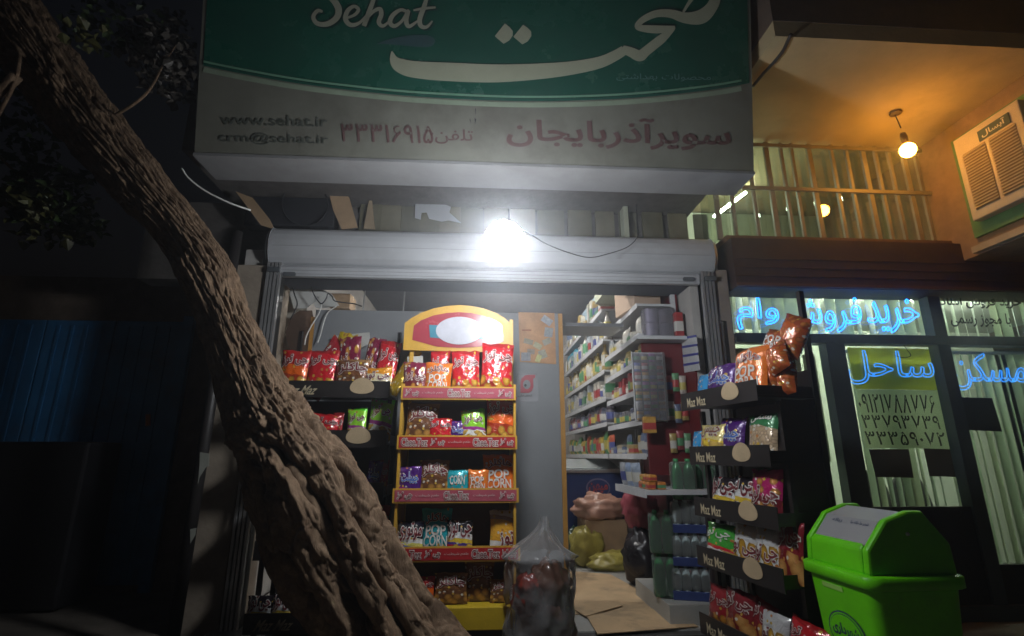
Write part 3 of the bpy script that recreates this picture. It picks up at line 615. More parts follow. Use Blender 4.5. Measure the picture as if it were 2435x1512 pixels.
# ================================================================== TREE
TY = 2.75
path = [(-130, -170, 84), (-8, 0, 80), (100, 150, 76), (214, 300, 72), (324, 430, 64), (434, 560, 55), (490, 650, 60), (535, 760, 60), (577, 870, 72), (617, 960, 82), (664, 1050, 90), (708, 1130, 104), (750, 1210, 114), (786, 1290, 116), (828, 1370, 114), (876, 1440, 110), (926, 1512, 108), (1010, 1620, 122), (1065, 1715, 150), (1095, 1790, 190)]
pv = spline([Vector(p) for p in path], 36)
ctr = []; rad = []
for p in pv:
    c = at(p.x, p.y, TY); ctr.append(c); rad.append(p.z * scl(c))
NT = 250
def fbm(v, o=4): return noise.fractal(v, 1.0, 2.0, o)
t = thing('tree', 'gnarled leaning street tree with ropy bark in front of the snack racks', 'tree', ctr[-1])
vs = []; s = 0.0; n = len(ctr)
for i in range(n):
    c = ctr[i]; tg = (ctr[max(0, i - 1)] - ctr[min(n - 1, i + 1)]).normalized()      # upwards
    if i: s += (ctr[i] - ctr[i - 1]).length
    f = (CAM - c); f = (f - tg * f.dot(tg)).normalized(); rt = tg.cross(f) * -1
    if rt.x < 0: rt = -rt
    py = pv[i].y
    low = min(1, max(0, (py - 990) / 140)); burl = math.exp(-((py - 1015) / 55) ** 2); knot = math.exp(-((py - 655) / 45) ** 2)
    for j in range(NT):
        th = 2 * math.pi * j / NT - math.pi
        ct, st = math.cos(th), math.sin(th)
        q = Vector((ct * 1.0, st * 1.0, s * 2.2)) 
        wrp = fbm(Vector((ct * 1.3, st * 1.3, s * 3.0)), 3) * .45
        # plated bark of the upper trunk
        u = th + wrp + s * .25
        b1 = abs(noise.noise(Vector((ct * 6.5 + wrp * 2, st * 6.5, s * 4.5)))); b2 = abs(noise.noise(Vector((ct * 13 + wrp * 3, st * 13, s * 11 + 5))))
        bark = (.5 - b1) * .7 + (.4 - b2) * .4
        cr1 = max(0, 1 - abs(noise.noise(Vector((ct * 5 + wrp * 2.5, st * 5 + 3, s * 2.4)))) * 6); cr2 = max(0, 1 - abs(noise.noise(Vector((ct * 11 + wrp * 3, st * 11 + 9, s * 7)))) * 5)
        bark -= cr1 * .75 + cr2 * .45
        gr2 = max(0, 1 - abs(noise.noise(Vector((ct * 15 + wrp * 6, st * 15, s * 2.6)))) * 5)
        # ropy strands below
        ph = (u * 8 / (2 * math.pi) + .45 * math.sin(s * 2.4 + th)) % 1.0
        k = abs(2 * ph - 1); rope = math.sqrt(max(0, 1 - k ** 2.2))
        ph2 = (u * 21 / (2 * math.pi) + wrp * 3) % 1.0; r2 = math.sqrt(max(0, 1 - abs(2 * ph2 - 1) ** 2.5))
        lump = fbm(Vector((ct * 2 + 7, st * 2, s * 4)), 4)
        grain = noise.noise(Vector((ct * 26 + wrp * 5, st * 26, s * 7)))
        d = bark * .18 * (1 - .95 * low) + low * ((rope - .72) * .95 + (r2 - .7) * .07 + grain * .035 - gr2 * .05) + lump * (.10 - .05 * low)
        side = math.exp(-((th + .55) / .8) ** 2)
        d += burl * (.16 * side + .18 * abs(fbm(Vector((ct * 4, st * 4, s * 14)), 4)) * 1.2) + knot * (.10 * math.exp(-((th + .1) / 1.1) ** 2) + .1 * abs(fbm(Vector((ct * 5, st * 5, s * 16 + 3)), 3)))
        r = rad[i] * (.93 + d * (1.0 if low > .5 else .9))
        vs.append(c + (f * ct + rt * st) * r)
fs = [(i * NT + j, i * NT + (j + 1) % NT, (i + 1) * NT + (j + 1) % NT, (i + 1) * NT + j) for i in range(n - 1) for j in range(NT)]
def barkmat():
    m, tr, p = base_mat('bark'); N = tr.nodes; Lk = tr.links
    tc = N.new('ShaderNodeTexCoord'); nz = N.new('ShaderNodeTexNoise'); nz.inputs['Scale'].default_value = 14; nz.inputs['Detail'].default_value = 8; nz.inputs['Roughness'].default_value = .7
    Lk.new(tc.outputs['Object'], nz.inputs['Vector'])
    cr = N.new('ShaderNodeValToRGB'); cr.color_ramp.elements[0].position = .3; cr.color_ramp.elements[0].color = (.085, .052, .034, 1)
    cr.color_ramp.elements[1].position = .72; cr.color_ramp.elements[1].color = (.30, .205, .135, 1)
    e = cr.color_ramp.elements.new(.52); e.color = (.175, .115, .072, 1)
    Lk.new(nz.outputs['Fac'], cr.inputs[0]); Lk.new(cr.outputs[0], p.inputs['Base Color'])
    p.inputs['Roughness'].default_value = .85; p.inputs['Specular IOR Level'].default_value = .25
    mp = N.new('ShaderNodeMapping'); mp.inputs['Rotation'].default_value = (0, R(-35), 0); mp.inputs['Scale'].default_value = (1, 1, .25)
    Lk.new(tc.outputs['Object'], mp.inputs[0]); n2 = N.new('ShaderNodeTexNoise'); n2.inputs['Scale'].default_value = 70; n2.inputs['Detail'].default_value = 6
    Lk.new(mp.outputs[0], n2.inputs['Vector'])
    b = N.new('ShaderNodeBump'); b.inputs['Strength'].default_value = .7; b.inputs['Distance'].default_value = .012; Lk.new(n2.outputs['Fac'], b.inputs['Height']); Lk.new(b.outputs[0], p.inputs['Normal'])
    return m
BARK = barkmat()
MB().add(vs, fs + [tuple(range(NT))]).build('trunk', BARK, t, True)
def strand(pts, Y0, rr):
    P = spline([Vector(p) for p in pts], 10); C = []; Rr = []
    for i, p in enumerate(P):
        c = at(p.x, p.y, Y0); C.append(c + Vector((0, .02 * noise.noise(Vector((i * .2, 3, Y0))), 0))); Rr.append(rr * p.z * (1 + .22 * noise.noise(Vector((i * .35, 0, Y0 * 9)))))
    MB().tube(C, Rr, 10).build('root_strand', BARK, t, True)
strand([(590, 1095, .6), (612, 1150, .9), (628, 1215, 1), (634, 1262, 1), (672, 1325, 1.05), (722, 1378, 1.1), (770, 1412, 1.3), (812, 1462, 1.5), (850, 1530, 1.6)], TY - 0.15, .026)
strand([(652, 1190, .6), (650, 1245, .8), (690, 1300, .9), (738, 1350, .9), (768, 1395, 1), (790, 1420, 1)], TY - 0.16, .018)
strand([(600, 1115, .7), (640, 1135, 1), (672, 1118, .8)], TY - 0.15, .03)
strand([(690, 1105, .8), (730, 1180, 1.1), (790, 1290, 1.2), (860, 1390, 1.25), (930, 1512, 1.3), (985, 1620, 1.3)], TY - 0.19, .034)
strand([(735, 1075, .6), (800, 1190, .9), (870, 1310, 1.0), (940, 1420, 1.1), (1000, 1530, 1.1)], TY - 0.15, .030)
# limbs and leaves out of the light
LF = [mat('leaf_%d' % i, c, .55, var=.3, scale=30) for i, c in enumerate([(.022, .04, .008), (.05, .05, .012), (.05, .043, .036)])]
def limb(pts, r0, r1):
    P = spline([Vector(p) for p in pts], 8); MB().tube(P, [r0 + (r1 - r0) * i / (len(P) - 1) for i in range(len(P))], 8).build('limb', BARK, t, True)
limb([at(226, 300, TY), at(340, 230, 2.6), at(390, 150, 2.8), at(430, 90, 2.9)], .010, .004)
limb([at(45, 60, TY), at(40, 180, 2.5), at(-20, 330, 2.7), at(60, 430, 2.8), at(150, 500, 2.8)], .012, .004)
limb([at(40, 180, 2.5), at(-80, 300, 2.6), at(-160, 420, 2.7)], .03, .008)
random.seed(11)
def leaves(name, m, blobs):
    mb = MB()
    for (px, py, Y, rx, ry, cnt, sz) in blobs:
        for _ in range(cnt):
            while True:
                a, b, c = [random.uniform(-1, 1) for _ in range(3)]
                if a * a + b * b + c * c < 1: break
            p = at(px + a * rx, py + b * ry, Y + c * .18)
            L = sz * random.uniform(.7, 1.3); W = L * .42
            M = Matrix.Translation(p) @ Matrix.Rotation(random.uniform(0, 6.3), 4, 'Z') @ Matrix.Rotation(random.uniform(.2, 1.4), 4, 'X') @ Matrix.Rotation(random.uniform(0, 6.3), 4, 'Z')
            q = [(0, 0, 0), (W, L * .4, .01), (W * .6, L * .75, 0), (0, L, -.01), (-W * .6, L * .75, 0), (-W, L * .4, .01)]
            mb.add([M @ Vector(v) for v in q], [(0, 1, 2, 3), (0, 3, 4, 5)])
    o = mb.build(name, m, t); o['kind'] = 'stuff'
leaves('crown', LF[0], [(110, 470, 2.8, 120, 90, 420, .05), (200, 540, 2.9, 50, 40, 90, .05), (60, 330, 2.9, 90, 80, 120, .05), (20, 200, 2.9, 60, 60, 60, .05), (260, 60, 2.9, 130, 70, 140, .045)])
leaves('crown', LF[1], [(70, 490, 2.7, 60, 55, 60, .07), (120, 560, 2.8, 90, 25, 40, .06), (200, 80, 2.4, 60, 40, 20, .06)])
leaves('crown', LF[2], [(390, 140, 2.9, 80, 90, 300, .05), (330, 90, 2.9, 60, 50, 110, .05), (425, 200, 3.0, 35, 50, 90, .05), (405, 60, 3.0, 50, 40, 70, .045)])

# ================================================================== SNACK BAGS
AR.update({'ط': (0xFEC1, 0xFEC2, 0xFEC3, 0xFEC4), 'ق': (0xFED5, 0xFED6, 0xFED7, 0xFED8), 'گ': (0xFB92, 0xFB93, 0xFB94, 0xFB95)})
def bagmat(name, ramp, blob=None, brange=(0, .4), bscale=(4, 5), bthr=.36, blob2=None, rough=.3, metal=.0):
    m, t, p = base_mat('bag_' + name); N = t.nodes; Lk = t.links
    uv = N.new('ShaderNodeUVMap'); sep = N.new('ShaderNodeSeparateXYZ'); Lk.new(uv.outputs[0], sep.inputs[0])
    oi = N.new('ShaderNodeObjectInfo')
    nz = N.new('ShaderNodeTexNoise'); nz.inputs['Scale'].default_value = 2.2; nz.inputs['Detail'].default_value = 2; Lk.new(uv.outputs[0], nz.inputs['Vector'])
    ma = N.new('ShaderNodeMath'); ma.operation = 'MULTIPLY_ADD'; ma.inputs[1].default_value = .14; Lk.new(nz.outputs['Fac'], ma.inputs[0]); Lk.new(sep.outputs['Y'], ma.inputs[2])
    m2 = N.new('ShaderNodeMath'); m2.operation = 'MULTIPLY_ADD'; m2.inputs[1].default_value = .10; Lk.new(sep.outputs['X'], m2.inputs[0]); Lk.new(ma.outputs[0], m2.inputs[2])
    sb = N.new('ShaderNodeMath'); sb.operation = 'SUBTRACT'; sb.inputs[1].default_value = .12; Lk.new(m2.outputs[0], sb.inputs[0])
    cr = N.new('ShaderNodeValToRGB'); cr.color_ramp.interpolation = 'CONSTANT'
    el = cr.color_ramp.elements
    ramp = [(q, tuple(min(.75, x * 1.25) for x in c)) for q, c in ramp]
    el[0].position = 0; el[0].color = (*ramp[0][1], 1); el[1].position = ramp[-1][0] if len(ramp) > 1 else 1; el[1].color = (*ramp[-1][1], 1)
    for q, c in ramp[1:-1]: e = el.new(q); e.color = (*c, 1)
    Lk.new(sb.outputs[0], cr.inputs[0]); out = cr.outputs[0]
    if blob:
        mp = N.new('ShaderNodeMapping'); mp.inputs['Scale'].default_value = (*bscale, 1); Lk.new(uv.outputs[0], mp.inputs[0])
        vo = N.new('ShaderNodeTexVoronoi'); vo.voronoi_dimensions = '2D'; vo.inputs['Scale'].default_value = 1; vo.inputs['Randomness'].default_value = .8; Lk.new(mp.outputs[0], vo.inputs['Vector'])
        lt = N.new('ShaderNodeMath'); lt.operation = 'LESS_THAN'; lt.inputs[1].default_value = bthr; Lk.new(vo.outputs['Distance'], lt.inputs[0])
        g = N.new('ShaderNodeMath'); g.operation = 'GREATER_THAN'; g.inputs[1].default_value = brange[0]; Lk.new(sb.outputs[0], g.inputs[0])
        l2 = N.new('ShaderNodeMath'); l2.operation = 'LESS_THAN'; l2.inputs[1].default_value = brange[1]; Lk.new(sb.outputs[0], l2.inputs[0])
        m3 = N.new('ShaderNodeMath'); m3.operation = 'MULTIPLY'; Lk.new(lt.outputs[0], m3.inputs[0]); Lk.new(g.outputs[0], m3.inputs[1])
        m4 = N.new('ShaderNodeMath'); m4.operation = 'MULTIPLY'; Lk.new(m3.outputs[0], m4.inputs[0]); Lk.new(l2.outputs[0], m4.inputs[1])
        bc = N.new('ShaderNodeValToRGB'); bc.color_ramp.elements[0].color = (*blob, 1); bc.color_ramp.elements[0].position = .12
        bc.color_ramp.elements[1].color = (*(blob2 or [x * .45 for x in blob]), 1); bc.color_ramp.elements[1].position = bthr
        Lk.new(vo.outputs['Distance'], bc.inputs[0])
        mx = N.new('ShaderNodeMix'); mx.data_type = 'RGBA'; Lk.new(m4.outputs[0], mx.inputs['Factor']); Lk.new(out, mx.inputs['A']); Lk.new(bc.outputs[0], mx.inputs['B']); out = mx.outputs['Result']
    mp2 = N.new('ShaderNodeMapping'); mp2.inputs['Scale'].default_value = (7, 9, 1); Lk.new(uv.outputs[0], mp2.inputs[0]); mp2.inputs['Location'].default_value = (len(name) * 1.7, ord(name[0]) * .37, 0)
    v2 = N.new('ShaderNodeTexVoronoi'); v2.voronoi_dimensions = '2D'; v2.inputs['Scale'].default_value = 1; Lk.new(mp2.outputs[0], v2.inputs['Vector'])
    sp2 = N.new('ShaderNodeSeparateColor'); Lk.new(v2.outputs['Color'], sp2.inputs[0])
    k1 = N.new('ShaderNodeMath'); k1.operation = 'LESS_THAN'; k1.inputs[1].default_value = .30; Lk.new(v2.outputs['Distance'], k1.inputs[0])
    k2 = N.new('ShaderNodeMath'); k2.operation = 'GREATER_THAN'; k2.inputs[1].default_value = .80; Lk.new(sp2.outputs[0], k2.inputs[0])
    k3 = N.new('ShaderNodeMath'); k3.operation = 'MULTIPLY'; Lk.new(k1.outputs[0], k3.inputs[0]); Lk.new(k2.outputs[0], k3.inputs[1])
    c2 = N.new('ShaderNodeValToRGB'); c2.color_ramp.interpolation = 'CONSTANT'; c2.color_ramp.elements[0].color = (.6, .58, .52, 1); c2.color_ramp.elements[1].position = .4; c2.color_ramp.elements[1].color = (.6, .4, .06, 1)
    e3 = c2.color_ramp.elements.new(.75); e3.color = (.5, .2, .05, 1); Lk.new(sp2.outputs[1], c2.inputs[0])
    mx2 = N.new('ShaderNodeMix'); mx2.data_type = 'RGBA'; Lk.new(k3.outputs[0], mx2.inputs['Factor']); Lk.new(out, mx2.inputs['A']); Lk.new(c2.outputs[0], mx2.inputs['B']); out = mx2.outputs['Result']
    Lk.new(out, p.inputs['Base Color'])
    p.inputs['Roughness'].default_value = rough - .08; p.inputs['Metallic'].default_value = max(metal, .12); p.inputs['Coat Weight'].default_value = .5; p.inputs['Coat Roughness'].default_value = .12
    tc = N.new('ShaderNodeTexCoord'); nb = N.new('ShaderNodeTexNoise'); nb.inputs['Scale'].default_value = 22; nb.inputs['Detail'].default_value = 3; nb.inputs['Distortion'].default_value = 1.2
    Lk.new(tc.outputs['Object'], nb.inputs['Vector']); b = N.new('ShaderNodeBump'); b.inputs['Strength'].default_value = .55; b.inputs['Distance'].default_value = .012
    Lk.new(nb.outputs['Fac'], b.inputs['Height']); Lk.new(b.outputs[0], p.inputs['Normal']); Lk.new(b.outputs[0], p.inputs['Coat Normal'])
    return m
W_ = (.62, .62, .60)
CHT, CHK, HAK, CHP, MOT = 'چی توز', 'چاکلز', 'هاکلز', 'چیپلت', 'موتوری'
# design: material, [(text, u0,u1,v0,v1, style)]
BD = {
 'red': (bagmat('red', [(0, (.24, .02, .012)), (.22, (.46, .012, .02)), (.9, (.30, .01, .012))], (.62, .30, .03), (.05, .34), (3, 4)), [(CHT, -.72, .72, .22, .58, 'r')]),
 'darkred': (bagmat('darkred', [(0, (.13, .02, .012)), (.3, (.26, .012, .02)), (.9, (.2, .01, .012))], (.5, .22, .03), (.05, .4), (3, 4)), [(CHT, -.7, .7, .1, .5, 'r')]),
 'redorange': (bagmat('redorange', [(0, (.30, .03, .01)), (.4, (.62, .10, .01)), (.62, (.40, .015, .015))], (.66, .36, .05), (.05, .5), (3, 4)), [(CHT, -.75, .75, .2, .62, 'r')]),
 'maroon': (bagmat('maroon', [(0, (.12, .012, .02)), (.5, (.15, .01, .035))], (.60, .27, .06), (.02, .95), (3.2, 4.2), .33), [(CHT, -.8, .8, -.2, .25, 'r')]),
 'magenta': (bagmat('magenta', [(0, (.14, .012, .02)), (.45, (.34, .01, .10))], (.60, .27, .06), (.02, .85), (3.2, 4.2), .33), [(CHT, -.8, .8, -.4, .15, 'r')]),
 'choc': (bagmat('choc', [(0, (.11, .045, .02)), (.5, (.15, .06, .026)), (.93, (.25, .13, .05))], (.50, .25, .06), (.03, .46), (3.5, 4.5), .42), [(CHK, -.62, .75, .08, .62, 'r')]),
 'orange': (bagmat('orange', [(0, (.62, .14, .018)), (.5, (.66, .15, .02))]), [(HAK, -.55, .6, .32, .66, 'r'), ('POP', -.55, .45, -.22, .12, 'w'), ('CORN', -.6, .55, -.66, -.32, 'w')]),
 'orange_plain': (MATS.get('x'), [('POP', -.6, .4, -.05, .35, 'w'), ('CORN', -.65, .5, -.55, -.15, 'w')]),
 'teal': (bagmat('teal', [(0, (.015, .28, .33)), (.9, (.02, .38, .45))]), [(HAK, -.55, .6, .30, .66, 'r'), ('POP', -.55, .5, -.22, .14, 'w'), ('CORN', -.65, .6, -.68, -.32, 'w')]),
 'teal_small': (MATS.get('x'), [('CORN', -.5, .5, -.1, .4, 'w')]),
 'purple': (bagmat('purple', [(0, (.55, .45, .36)), (.16, (.30, .02, .22)), (.26, (.055, .01, .13)), (.95, (.10, .02, .2))]), [(CHP, -.5, .6, -.2, .42, 'b')]),
 'green': (bagmat('green', [(0, (.56, .57, .55)), (.38, (.26, .03, .2)), (.47, (.22, .50, .03)), (.93, (.10, .62, .02))], (.66, .42, .08), (.03, .36), (2.4, 3), .34), [(CHT, -.62, .62, .18, .55, 'r')]),
 'moto': (bagmat('moto', [(0, (.02, .12, .42)), (.25, (.55, .50, .12)), (.34, W_), (.5, (.012, .012, .02)), (.9, (.02, .02, .05))]), [(MOT, -.85, .85, -.1, .72, 'r')]),
 'motored': (bagmat('motored', [(0, (.42, .015, .02)), (.24, (.07, .04, .25)), (.32, (.62, .42, .04)), (.45, W_), (.62, (.02, .015, .02))], (.7, .45, .05), (0, .3), (2, 2.6), .25), [(CHT, -.85, .85, -.05, .82, 'r')]),
 'gold': (bagmat('gold', [(0, (.40, .26, .015)), (.6, (.55, .40, .02))], None, rough=.18, metal=.5), []),
 'orangeyellow': (bagmat('orangeyellow', [(0, (.66, .42, .05)), (.35, (.62, .52, .35)), (.7, (.70, .24, .015))]), [(CHT, -.7, .7, -.1, .45, 'r')]),
 'fries': (bagmat('fries', [(0, (.30, .015, .015)), (.15, W_), (.6, (.45, .45, .46))], (.66, .36, .04), (.03, .62), (3, 2.4), .42), [(CHT, -.75, .75, -.45, .1, 'r')]),
 'whiteorange': (bagmat('whiteorange', [(0, W_), (.25, (.68, .30, .03)), (.75, (.3, .2, .16)), (.85, W_)]), [('توز', -.2, .7, -.75, -.15, 'r')]),
 'cookies': (bagmat('cookies', [(0, (.15, .012, .014)), (.5, (.20, .012, .02))], (.62, .32, .10), (.02, .5), (2.1, 2.6), .42, (.35, .14, .03)), [(CHT, -.8, .8, .12, .68, 'r')]),
 'blue': (bagmat('blue', [(0, (.55, .56, .55)), (.2, (.03, .26, .55))]), []),
 'yellow': (bagmat('yellow', [(0, (.05, .25, .05)), (.1, (.70, .42, .035)), (.55, (.66, .50, .20))], (.74, .5, .12), (.1, .5), (2, 2.4), .44), [('چیپس', -.5, .6, .2, .7, 'd')]),
 'puffs': (bagmat('puffs', [(0, (.36, .27, .17)), (.72, (.03, .16, .06))], (.55, .40, .26), (0, .72), (7, 9), .46), [('سنتی', -.5, .6, .62, .9, 'w')]),
 'bluegreen': (bagmat('bluegreen', [(0, W_), (.34, (.5, .02, .03)), (.42, (.05, .32, .04)), (.9, (.1, .4, .06))], (.66, .45, .08), (.05, .34), (2, 2.6), .3), [(CHT, -.8, .6, .2, .62, 'w')]),
}
BD['orange_plain'] = (BD['orange'][0], BD['orange_plain'][1]); BD['teal_small'] = (BD['teal'][0], BD['teal_small'][1])
LST = {'r': (mat('print_white', (.62, .60, .57), .4), mat('print_darkred', (.16, .012, .018), .4)), 'w': (None, mat('print_white', (.62, .60, .57), .4)),
       'b': (mat('print_white', (.62, .60, .57), .4), mat('print_blue', (.04, .14, .5), .4)), 'd': (mat('print_white', (.62, .60, .57), .4), mat('print_brown', (.2, .05, .03), .4))}
CURL = {'p': 0}
def make_bag(design, w, h, loc, yaw=0.0, lean=-.18, roll=0.0, label='', group=None, seed=0, fat=.30):
    w *= 1.1; h *= 1.07; m, texts = BD[design]; rnd = random.Random(seed * 7 + int(abs(loc[0]) * 1000)); sx, sy = rnd.uniform(0, 50), rnd.uniform(0, 50)
    T = w * fat; nu, nv = 16, 20
    fold = rnd.uniform(-.5, .5)
    def P(u, v, front=True):
        e = max(0, 1 - abs(u) ** 2.6) ** .6 * max(0, 1 - abs(v) ** 3.0) ** .55
        wr = noise.noise(Vector((u * 3.2 + sx, v * 2.6 + sy, 0 if front else 9))) * .22 * e + noise.noise(Vector((u * 7 + sx, v * 2.2 + sy, 3))) * .16 * abs(v) ** 2
        d = T * .5 * e * (1 + wr * .8) + T * .10 * wr + (.0015 if front else -.0015)
        x = u * w / 2 * (1 - .085 * (1 - v * v) + .02 * noise.noise(Vector((v * 3, sx, 0))))
        z = h * (v * .5 + .5) + (h * .035 * noise.noise(Vector((u * 2.2 + sy, 0, 4))) if v > .8 else 0)
        y = (-d if front else d) + T * .25 * max(0, v - .72) * math.sin(u * 3 + sx) * 2.0 + fold * T * .3 * max(0, v - .5)
        return Vector((x, y, z))
    vs = []; uvs = []; fs = []
    for fr in (True, False):
        b = len(vs)
        for i in range(nv + 1):
            for j in range(nu + 1):
                u, v = j / nu * 2 - 1, i / nv * 2 - 1
                vs.append(P(u, v, fr)); uvs.append((j / nu, i / nv))
        for i in range(nv):
            for j in range(nu):
                q = (b + i * (nu + 1) + j, b + i * (nu + 1) + j + 1, b + (i + 1) * (nu + 1) + j + 1, b + (i + 1) * (nu + 1) + j)
                fs.append(q if fr else q[::-1])
    mb = MB(); mb.add(vs, fs); me = mb.mesh('bag', m, True); ul = me.uv_layers.new(name='UVMap')
    ul.data.foreach_set('uv', [c for l in me.loops for c in uvs[l.vertex_index]])
    t = thing('snack_bag', label, 'snack bag', loc, group, (lean, roll, yaw), world=False); t.rotation_mode = 'XYZ'
    link('bag', me, t)
    for (s, u0, u1, v0, v1, st) in texts:
        o_, f_ = LST[st]
        cu, cv = (u0 + u1) / 2, (v0 + v1) / 2; g_ = 1.28; u0, u1, v0, v1 = max(-.9, cu + (u0 - cu) * g_), min(.9, cu + (u1 - cu) * g_), cv + (v0 - cv) * g_, cv + (v1 - cv) * g_
        def fn(k, u0=u0, u1=u1, v0=v0, v1=v1):
            return lambda a, b: (lambda p: Vector((p.x, p.y - k, p.z)))(P(u0 + (u1 - u0) * a, min(.97, max(-.97, v0 + (v1 - v0) * b + .06 * math.sin(a * 3)))))
        if o_: lettering(s, fn(.003), o_, t, .065, 'lettering_outline')
        lettering(s, fn(.0045), f_, t, .018 if st != 'w' else .02)
    return t

# ================================================================== RACKS
def rack_frame(o, ax):        # o: front left corner on the ground, ax: direction along the front
    ax = Vector(ax).normalized(); return Matrix.Translation(o) @ Matrix(((ax.x, -ax.y, 0, 0), (ax.y, ax.x, 0, 0), (0, 0, 1, 0), (0, 0, 0, 1)))
CREAM = mat('label_cream', (.46, .35, .22), .5, var=.08, dirt=.2); GOLD = mat('letter_tan', (.50, .42, .28), .5)
RK = mat('rack_black', (.020, .017, .017), .38, var=.2); RKB = mat('rack_back', (.035, .022, .02), .55, var=.2)
def black_rack(label, M, w, trays, top, depths, backtop, ital=0.0, plate=.72, ph=.105, sidep=False):
    t = thing('snack_rack', label, 'rack', M @ Vector((w / 2, .2, 0))); t.location.z = 0
    def B(nm, x0, x1, y0, y1, z0, z1, m=RK, par=None, bev=0): return MB().box(x0, x1, y0, y1, z0, z1, M).build(nm, m, par or t, False, bev)
    D = .36
    for x in (0, w - .025):
        B('post', x, x + .025, D - .03, D, 0, top); B('post', x, x + .025, .10, .125, 0, trays[-1][0] - .01 if False else trays[0] - .03)
    B('back_panel', .03, w - .03, D - .012, D - .004, .04, backtop, RKB)
    if sidep: B('side_panel', w - .02, w - .012, .13, D - .03, .03, trays[0] - .02, RKB)
    for i, z in enumerate(trays):
        y0 = -depths[i]
        mb = MB(); mb.box(.0, w, y0 + .005, D - .035, z - .012, z, M); mb.box(0, w, y0, y0 + .006, z - .03, z + ph - .03, M)
        for x in (.0, w - .006): mb.box(x, x + .006, y0 + .007, D - .04, z + .0005, z + .05, M)
        tr = mb.build('tray', RK, t)
        lw = .27 * w
        def fn(a, b, z=z, y0=y0): return M @ Vector((.10 * w + lw * a + ital * (b - .5) * .03, y0 - .002, z - .012 + .055 * b))
        lettering('Maz Maz', fn, GOLD, tr, .012)
        cx, cz2, r1, r2 = plate * w, z + .035, .075, .052
        pts = [M @ Vector((cx + r1 * math.cos(R(a)) * (1 - .10 * math.sin(R(a))), y0 - .004, cz2 + (r2 * 1.15 if math.sin(R(a)) > 0 else r2 * .8) * math.sin(R(a)))) for a in range(0, 360, 15)]
        off = M.to_3x3() @ Vector((0, .003, 0))
        MB().slab(pts, off).build('price_plate', CREAM, tr)
    return t
# ---- yellow stand in the middle
YS = 3.05
x0 = at(947, 1048, YS).x; x1 = at(1226, 1048, YS).x; SWd = x1 - x0
zr = [at(1085, y, YS).z for y in (920, 1036, 1162, 1300)]; zbase = at(1100, 1442, YS).z
YEL = mat('stand_yellow', (.58, .33, .04), .45, var=.1, dirt=.2); STR = mat('strip_red', (.42, .022, .028), .4, var=.08); STP = mat('strip_pink', (.42, .085, .12), .4, var=.12)
YEL2 = mat('stand_yellow_base', (.55, .38, .02), .5, var=.12, dirt=.25)
t = thing('snack_stand', 'yellow snack stand with arched red header and red shelf strips', 'display stand', ((x0 + x1) / 2, YS + .2, 0))
DS = .34
for x in (x0 - .005, x1 - .02): MB().box(x, x + .025, YS + DS - .03, YS + DS, 0.02, zr[0] + .5).build('post', YEL, t)
for x in (x0 - .002, x1 - .012): MB().box(x, x + .014, YS + .015, YS + DS - .031, .1, zr[0] + .02).build('side_panel', YEL, t)
MB().box(x0 + .02, x1 - .02, YS + DS - .02, YS + DS - .005, .05, zr[0] + .13).build('back_panel', mat('stand_back', (.10, .05, .035), .6, var=.2), t)
PRT = mat('print_pale', (.60, .50, .48), .4); PRD = mat('print_red_dark', (.22, .015, .02), .4)
SW2 = mat('print_white', (.62, .60, .57), .4)
for i, z in enumerate(zr):
    ex = .008 * i
    mb = MB(); mb.box(x0 - ex, x1 + ex, YS + .006, YS + DS - .035, z - .055, z - .045); mb.box(x0 - ex, x1 + ex, YS, YS + .006, z - .075, z + .003)
    sh = mb.build('shelf', YEL, t)
    st = MB().box(x0 - ex + .012, x1 + ex - .012, YS - .003, YS - .0005, z - .066, z - .006).build('strip', STP if i % 2 == 0 else STR, sh)
    W2 = SWd + 2 * ex - .024; xs = x0 - ex + .012
    def fn(f0, f1, v0=.12, v1=.88, z=z, k=.006): return lambda a, b: Vector((xs + W2 * (f0 + (f1 - f0) * a), YS - k, z - .066 + .06 * (v0 + (v1 - v0) * b)))
    lay = [(CHT, .02, .14), ('طعم شیطنت', .17, .36), ('Chee.Toz', .40, .60), ('طعم شیطنت', .64, .82), (CHT, .86, .98)] if i % 2 == 0 else [('Chee.Toz', .02, .24), (CHT, .27, .39), ('طعم شیطنت', .42, .61), ('Chee.Toz', .635, .85), (CHT, .87, .985)]
    for s, f0, f1 in lay:
        if s == 'طعم شیطنت': lettering(s, fn(f0, f1, .34, .66), PRT, sh, .0)
        else:
            lettering(s, fn(f0, f1, .16, .84, k=.0048), SW2, sh, .075, 'lettering_outline'); lettering(s, fn(f0, f1, .16, .84, k=.0062), PRD, sh, .0)
MB().box(x0 - .03, x1 + .02, YS - .02, YS + DS, zbase - .11, zbase).build('base', YEL2, t, bevel=.004)
MB().box(x0 - .02, x1 + .01, YS, YS + DS - .01, .006, zbase - .112).build('plinth', BLACK, t)
